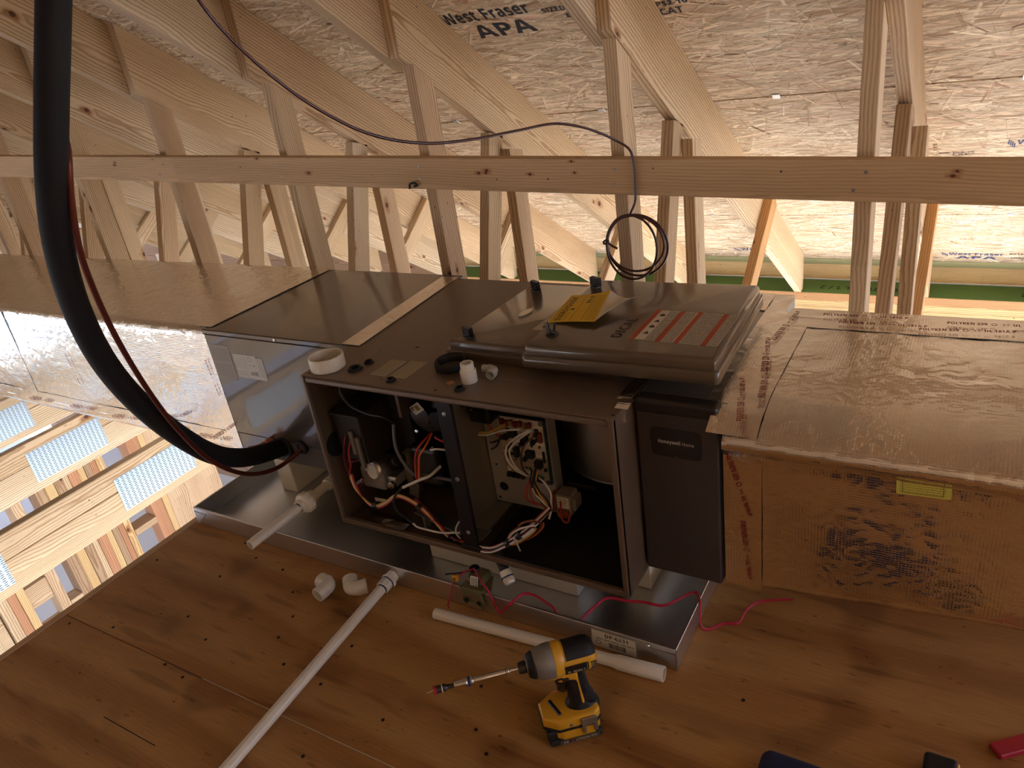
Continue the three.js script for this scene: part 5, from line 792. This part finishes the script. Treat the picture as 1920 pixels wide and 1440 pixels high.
// ---------------------------------------------------------------- impact driver
{
  const D = turned('impact_driver', 'yellow and black cordless impact driver standing on its battery', 'power tool', [1.41, 0, 0.23], [0, 0, 0]);
  D.rotation.y = Math.atan2(-0.66, -0.75); // local x points along the bit, local -z faces the room
  const AX = 0.190, yl = yellowPaint, X = [1, 0, 0], sc = (g, sy, sz) => { g.translate(0, -AX, 0); g.scale(1, sy, sz); g.translate(0, AX, 0); return g; };
  const tn = (prof, x, seg = 30) => turnedOn(prof, [x, AX, 0], X, seg);
  part('motor_housing', sc(tn([[0, 0], [0.012, 0.0005], [0.022, 0.004], [0.0275, 0.011], [0.0295, 0.02], [0.0295, 0.066], [0.031, 0.07], [0.031, 0.094], [0, 0.095]], -0.087), 1.06, 1), yl, D);
  const half = (r, x0, x1, a0, a1, seg = 18) => { const g = new THREE.CylinderGeometry(r, r, x1 - x0, seg, 1, true, a0, a1 - a0), h = new THREE.CylinderGeometry(r - 0.004, r - 0.004, x1 - x0, seg, 1, true, a0, a1 - a0); const m = merge([g, h]); m.rotateZ(-Math.PI / 2); m.translate((x0 + x1) / 2, AX, 0); return m; };
  part('top_grip', sc(merge([tn([[0, 0], [0.012, 0.0003], [0.0225, 0.003], [0.029, 0.011], [0.0312, 0.02], [0.0312, 0.06], [0.03, 0.0605], [0, 0.061]], -0.089)]), 1.06, 1), rubber, D);
  const body2 = part('lower_shell', sc(merge([sphereCut(0.0322)]), 1.06, 1), yl, D);
  function sphereCut(r) { const g = new THREE.LatheGeometry([[0.014, 0.0002], [0.0232, 0.003], [0.0298, 0.0105], [0.0322, 0.02], [0.0322, 0.066]].map(([a, b]) => new THREE.Vector2(a, b)), 30, Math.PI / 2 - 2.04, 4.08); g.rotateZ(-Math.PI / 2); g.translate(-0.09, AX, 0); return g; }
  for (let k = 0; k < 4; k++) part('vent', board([-0.088 + k * 0.001, AX - 0.021 + k * 0.0068, -0.0205 - k * 0.0026], [-0.074, AX - 0.019 + k * 0.0068, -0.0285 - k * 0.0016], 0.003, 0.003, [0, 1, 0]), std(0x4a2f10, 0.6), D);
  { const g = new THREE.CylinderGeometry(0.0332, 0.0332, 0.046, 16, 1, true, 2.62, 0.7); const q = g.attributes.uv; for (let i = 0; i < q.count; i++) { const u = q.getX(i), v = q.getY(i); q.setXY(i, 1 - v, u); } g.rotateZ(-Math.PI / 2); g.translate(-0.046, AX, 0);
    part('name_plate', sc(g, 1.06, 1), std(0xffffff, 0.5, 0, { map: canvasTex(320, 144, (c, w, h) => { c.fillStyle = '#15120f'; c.fillRect(0, 0, w, h); c.fillStyle = '#d6c49a'; fitText(c, 'D\u1d07WALT', 'sans-serif', 56, 30, 120, 250); c.fillRect(296, 8, 6, 128); }) }), D); }
  part('front_band', sc(tn([[0, 0], [0.0318, 0], [0.033, 0.002], [0.033, 0.017], [0.0315, 0.019], [0, 0.019]], -0.024), 1.06, 1), yl, D);
  part('gear_case', sc(tn([[0, 0], [0.0325, 0], [0.0335, 0.002], [0.0328, 0.014], [0.0295, 0.028], [0.0255, 0.037], [0, 0.037]], -0.006), 1.06, 1), std(0x8a857c, 0.5, 0.4), D);
  part('nose_ring', tn([[0, 0], [0.0265, 0], [0.0268, 0.004], [0.0225, 0.013], [0.0185, 0.0155], [0, 0.0155]], 0.0295), rubber, D);
  part('rim', tn([[0.0155, 0], [0.019, 0], [0.0185, 0.0015], [0.0155, 0.0015]], 0.0445), steel, D);
  part('chuck_sleeve', tn([[0, 0], [0.0105, 0], [0.0118, 0.002], [0.0118, 0.011], [0.0108, 0.013], [0.0108, 0.0165], [0.007, 0.0175], [0, 0.0175]], 0.0445), blackPlastic, D);
  const holder = part('bit_holder', tn([[0, 0], [0.0034, 0], [0.0034, 0.018], [0.0052, 0.02], [0.0056, 0.022], [0.0056, 0.088], [0.0050, 0.09], [0, 0.09]], 0.06, 20), steel, D);
  part('groove', merge([0.0825, 0.0855].map((x) => tn([[0.0055, 0], [0.0058, 0], [0.0058, 0.0008], [0.0055, 0.0008]], x, 18))), rubber, holder);
  part('collar', tn([[0, 0], [0.0082, 0], [0.0088, 0.001], [0.0088, 0.004], [0.0082, 0.005], [0.0082, 0.012], [0.0088, 0.013], [0.0082, 0.018], [0.0066, 0.022], [0.0066, 0.034], [0.005, 0.037], [0, 0.037]], 0.149, 14), steel, holder);
  part('band', tn([[0.008, 0], [0.0092, 0], [0.0092, 0.005], [0.008, 0.005], [0.008, 0]], 0.1545, 18), bluePrimer, holder);
  const nd = part('nut_driver', tn([[0, 0], [0.0045, 0], [0.0045, 0.014], [0.0072, 0.018], [0.0076, 0.02], [0.0076, 0.038], [0.006, 0.039], [0.0055, 0.034], [0, 0.034]], 0.185, 20), blackPlastic, D);
  part('ring', tn([[0.0075, 0], [0.0081, 0], [0.0081, 0.002], [0.0075, 0.002], [0.0075, 0]], 0.2075, 18), pvcBone, nd);
  part('tip', tn([[0.0055, 0], [0.0079, 0], [0.0079, 0.0055], [0.0055, 0.0055], [0.0055, 0]], 0.2195, 18), red, nd);
  // handle: a yellow frame in front of a black grip
  const ex = (pts, hw, bev, m, n, lab) => { const s = new THREE.Shape(); s.moveTo(...pts[0]); s.splineThru(pts.slice(1).map(([a, b]) => new THREE.Vector2(a, b))); const g = new THREE.ExtrudeGeometry(s, { depth: 2 * (hw - bev), bevelEnabled: true, bevelSize: bev, bevelThickness: bev, bevelSegments: 4, bevelOffset: -bev, curveSegments: 36 }); g.translate(0, 0, -(hw - bev)); return part(n, toCreasedNormals(g, 0.8), m, D, lab); };
  ex([[-0.062, 0.172], [-0.066, 0.13], [-0.071, 0.10], [-0.078, 0.066], [-0.03, 0.063], [-0.026, 0.09], [-0.024, 0.115], [-0.022, 0.14], [-0.018, 0.165], [-0.03, 0.175], [-0.062, 0.172]], 0.0172, 0.011, rubber, 'grip');
  ex([[-0.048, 0.174], [-0.049, 0.14], [-0.052, 0.11], [-0.056, 0.066], [-0.049, 0.066], [-0.0455, 0.11], [-0.043, 0.138], [-0.03, 0.144], [-0.012, 0.144], [-0.004, 0.152], [0.012, 0.158], [0.014, 0.168], [-0.02, 0.172], [-0.048, 0.174]], 0.0185, 0.004, yl, 'handle_frame');
  ex([[-0.02, 0.145], [-0.006, 0.148], [-0.003, 0.138], [-0.008, 0.126], [-0.006, 0.116], [-0.014, 0.108], [-0.024, 0.112], [-0.026, 0.135], [-0.02, 0.145]], 0.010, 0.004, blackPlastic, 'trigger');
  part('light', rbox(-0.018, -0.004, 0.152, 0.157, -0.0195, -0.0178, 0.001), blackPlastic, D);
  part('reverse_button', rbox(-0.03, -0.016, 0.1475, 0.1545, -0.022, 0.022, 0.003), blackPlastic, D);
  part('hook_wire', rod([-0.004, 0.113, -0.004], [0.010, 0.112, -0.006], 0.0018, 8), copper, D);
  part('collar_base', sc2(turnedOn([[0, 0], [0.036, 0], [0.034, 0.008], [0.026, 0.016], [0.021, 0.03], [0, 0.03]], [-0.05, 0.055, 0], [0, 1, 0], 28)), rubber, D);
  function sc2(g) { g.translate(0.05, 0, 0); g.scale(1.05, 1, 0.78); g.translate(-0.05, 0, 0); return g; }
  const foot = (x0, x1, z, y0, y1, r, m, n) => { const s = new THREE.Shape(), a = 0.014; s.moveTo(x0 + a, -z); s.lineTo(x1 - 0.028, -z); s.lineTo(x1, -z * 0.52); s.lineTo(x1, z * 0.52); s.lineTo(x1 - 0.028, z); s.lineTo(x0 + a, z); s.lineTo(x0, z - a); s.lineTo(x0, -z + a); s.closePath(); const g = new THREE.ExtrudeGeometry(s, { depth: y1 - y0 - 2 * r, bevelEnabled: true, bevelSize: r, bevelThickness: r, bevelSegments: 3, bevelOffset: -r }); g.rotateX(-Math.PI / 2); g.translate(0, y0 + r, 0); return part(n, toCreasedNormals(g, 0.6), m, D); };
  foot(-0.080, 0.034, 0.039, 0.040, 0.066, 0.006, yl, 'foot');
  foot(-0.0815, 0.036, 0.0405, 0.0375, 0.0435, 0.002, rubber, 'foot_seal');
  const bat = foot(-0.078, 0.027, 0.0375, 0.010, 0.0385, 0.004, yl, 'battery');
  part('base', (() => { const g = rbox(-0.079, 0.029, 0.0, 0.015, -0.0385, 0.0385, 0.006, 3); return g; })(), std(0x1d1c1b, 0.55), bat);
  part('side_grip', rbox(0.01, 0.0305, 0.008, 0.034, -0.032, 0.032, 0.005), rubber, bat);
  part('battery_label', sheet([-0.032, 0.0085, -0.0393], [-1, 0, 0], [0, 1, 0], 0.08, 0.011), print(340, 44, '#25221f', (g) => { g.strokeStyle = '#a89a7c'; g.lineWidth = 3; g.strokeRect(4, 4, 332, 36); g.fillStyle = '#a8351e'; g.beginPath(); g.moveTo(92, 30); g.lineTo(112, 12); g.lineTo(118, 12); g.lineTo(104, 32); g.fill(); g.fillStyle = '#c9bc9c'; fitText(g, 'XR', 'sans-serif', 26, 20, 32, 50); fitText(g, 'LITHIUM ION', 'sans-serif', 24, 130, 31, 190); }), bat);
  part('slide', board([-0.002, 0.0672, -0.024], [0.012, 0.0672, 0.018], 0.008, 0.004, [1, 0, 0]), blackPlastic, D);
  part('belt_hook', merge([cbox(-0.070, -0.038, 0.043, 0.063, -0.0435, -0.0405, 0.001), cbox(-0.070, -0.062, 0.024, 0.045, -0.0435, -0.0405, 0.001), cbox(-0.046, -0.038, 0.024, 0.045, -0.0435, -0.0405, 0.001)]), std(0x8c8274, 0.4, 0.6), D, 'bare metal belt hook');
  part('screw', turnedOn([[0, 0], [0.004, 0], [0.0035, 0.001], [0, 0.001]], [-0.018, 0.051, -0.0388], [0, 0, -1], 12), greySteel, D);
}
solo('wood_splinter', board([1.098, 0.002, 0.266], [1.112, 0.003, 0.249], 0.0026, 0.0018, [0, 1, 0]), std(0xd8b07a, 0.7), 'tiny pale splinter on the plywood near the tip of the driver', 'splinter');
// what shows at the lower right edge
{
  const b = thing('tool_bag', 'dark blue tool bag lying on the plywood at the lower right edge', 'bag', [1.9, 0, 0.22]);
  const g = rbox(1.79, 2.02, 0.0, 0.04, 0.135, 0.25, 0.019, 4); const p = g.attributes.position; for (let i = 0; i < p.count; i++) { const y = p.getY(i); p.setXYZ(i, p.getX(i) + 0.006 * N3(p.getX(i) * 20, y * 20, 2), Math.max(0.0, y + 0.006 * N3(p.getX(i) * 14, p.getZ(i) * 14, 4) * (y > 0.02 ? 1 : 0)), p.getZ(i)); }
  part('body', g, std(0x141d42, 0.85), b);
  part('strap', board([1.81, 0.04, 0.19], [2.0, 0.04, 0.19], 0.03, 0.004, [0, 0, 1]), std(0x151c3c, 0.8), b);
  const c = thing('tape_measure', 'black and yellow tool case beside the blue bag at the lower right edge', 'tool', [2.07, 0, 0.06]);
  part('case', rbox(2.042, 2.095, 0.0, 0.035, 0.03, 0.12, 0.008), rubber, c);
  part('trim', rbox(2.083, 2.098, 0.008, 0.03, 0.035, 0.09, 0.004), yellowPaint, c);
  solo('red_pry_bar', board([2.15, 0.006, -0.035], [2.21, 0.006, -0.085], 0.012, 0.03, [0, 1, 0]), red, 'flat red metal tool at the right edge of the plywood', 'tool');
}
scene.traverse((o) => { if (o.isMesh) { o.castShadow = true; o.receiveShadow = true; } });
renderer.render(scene, camera);
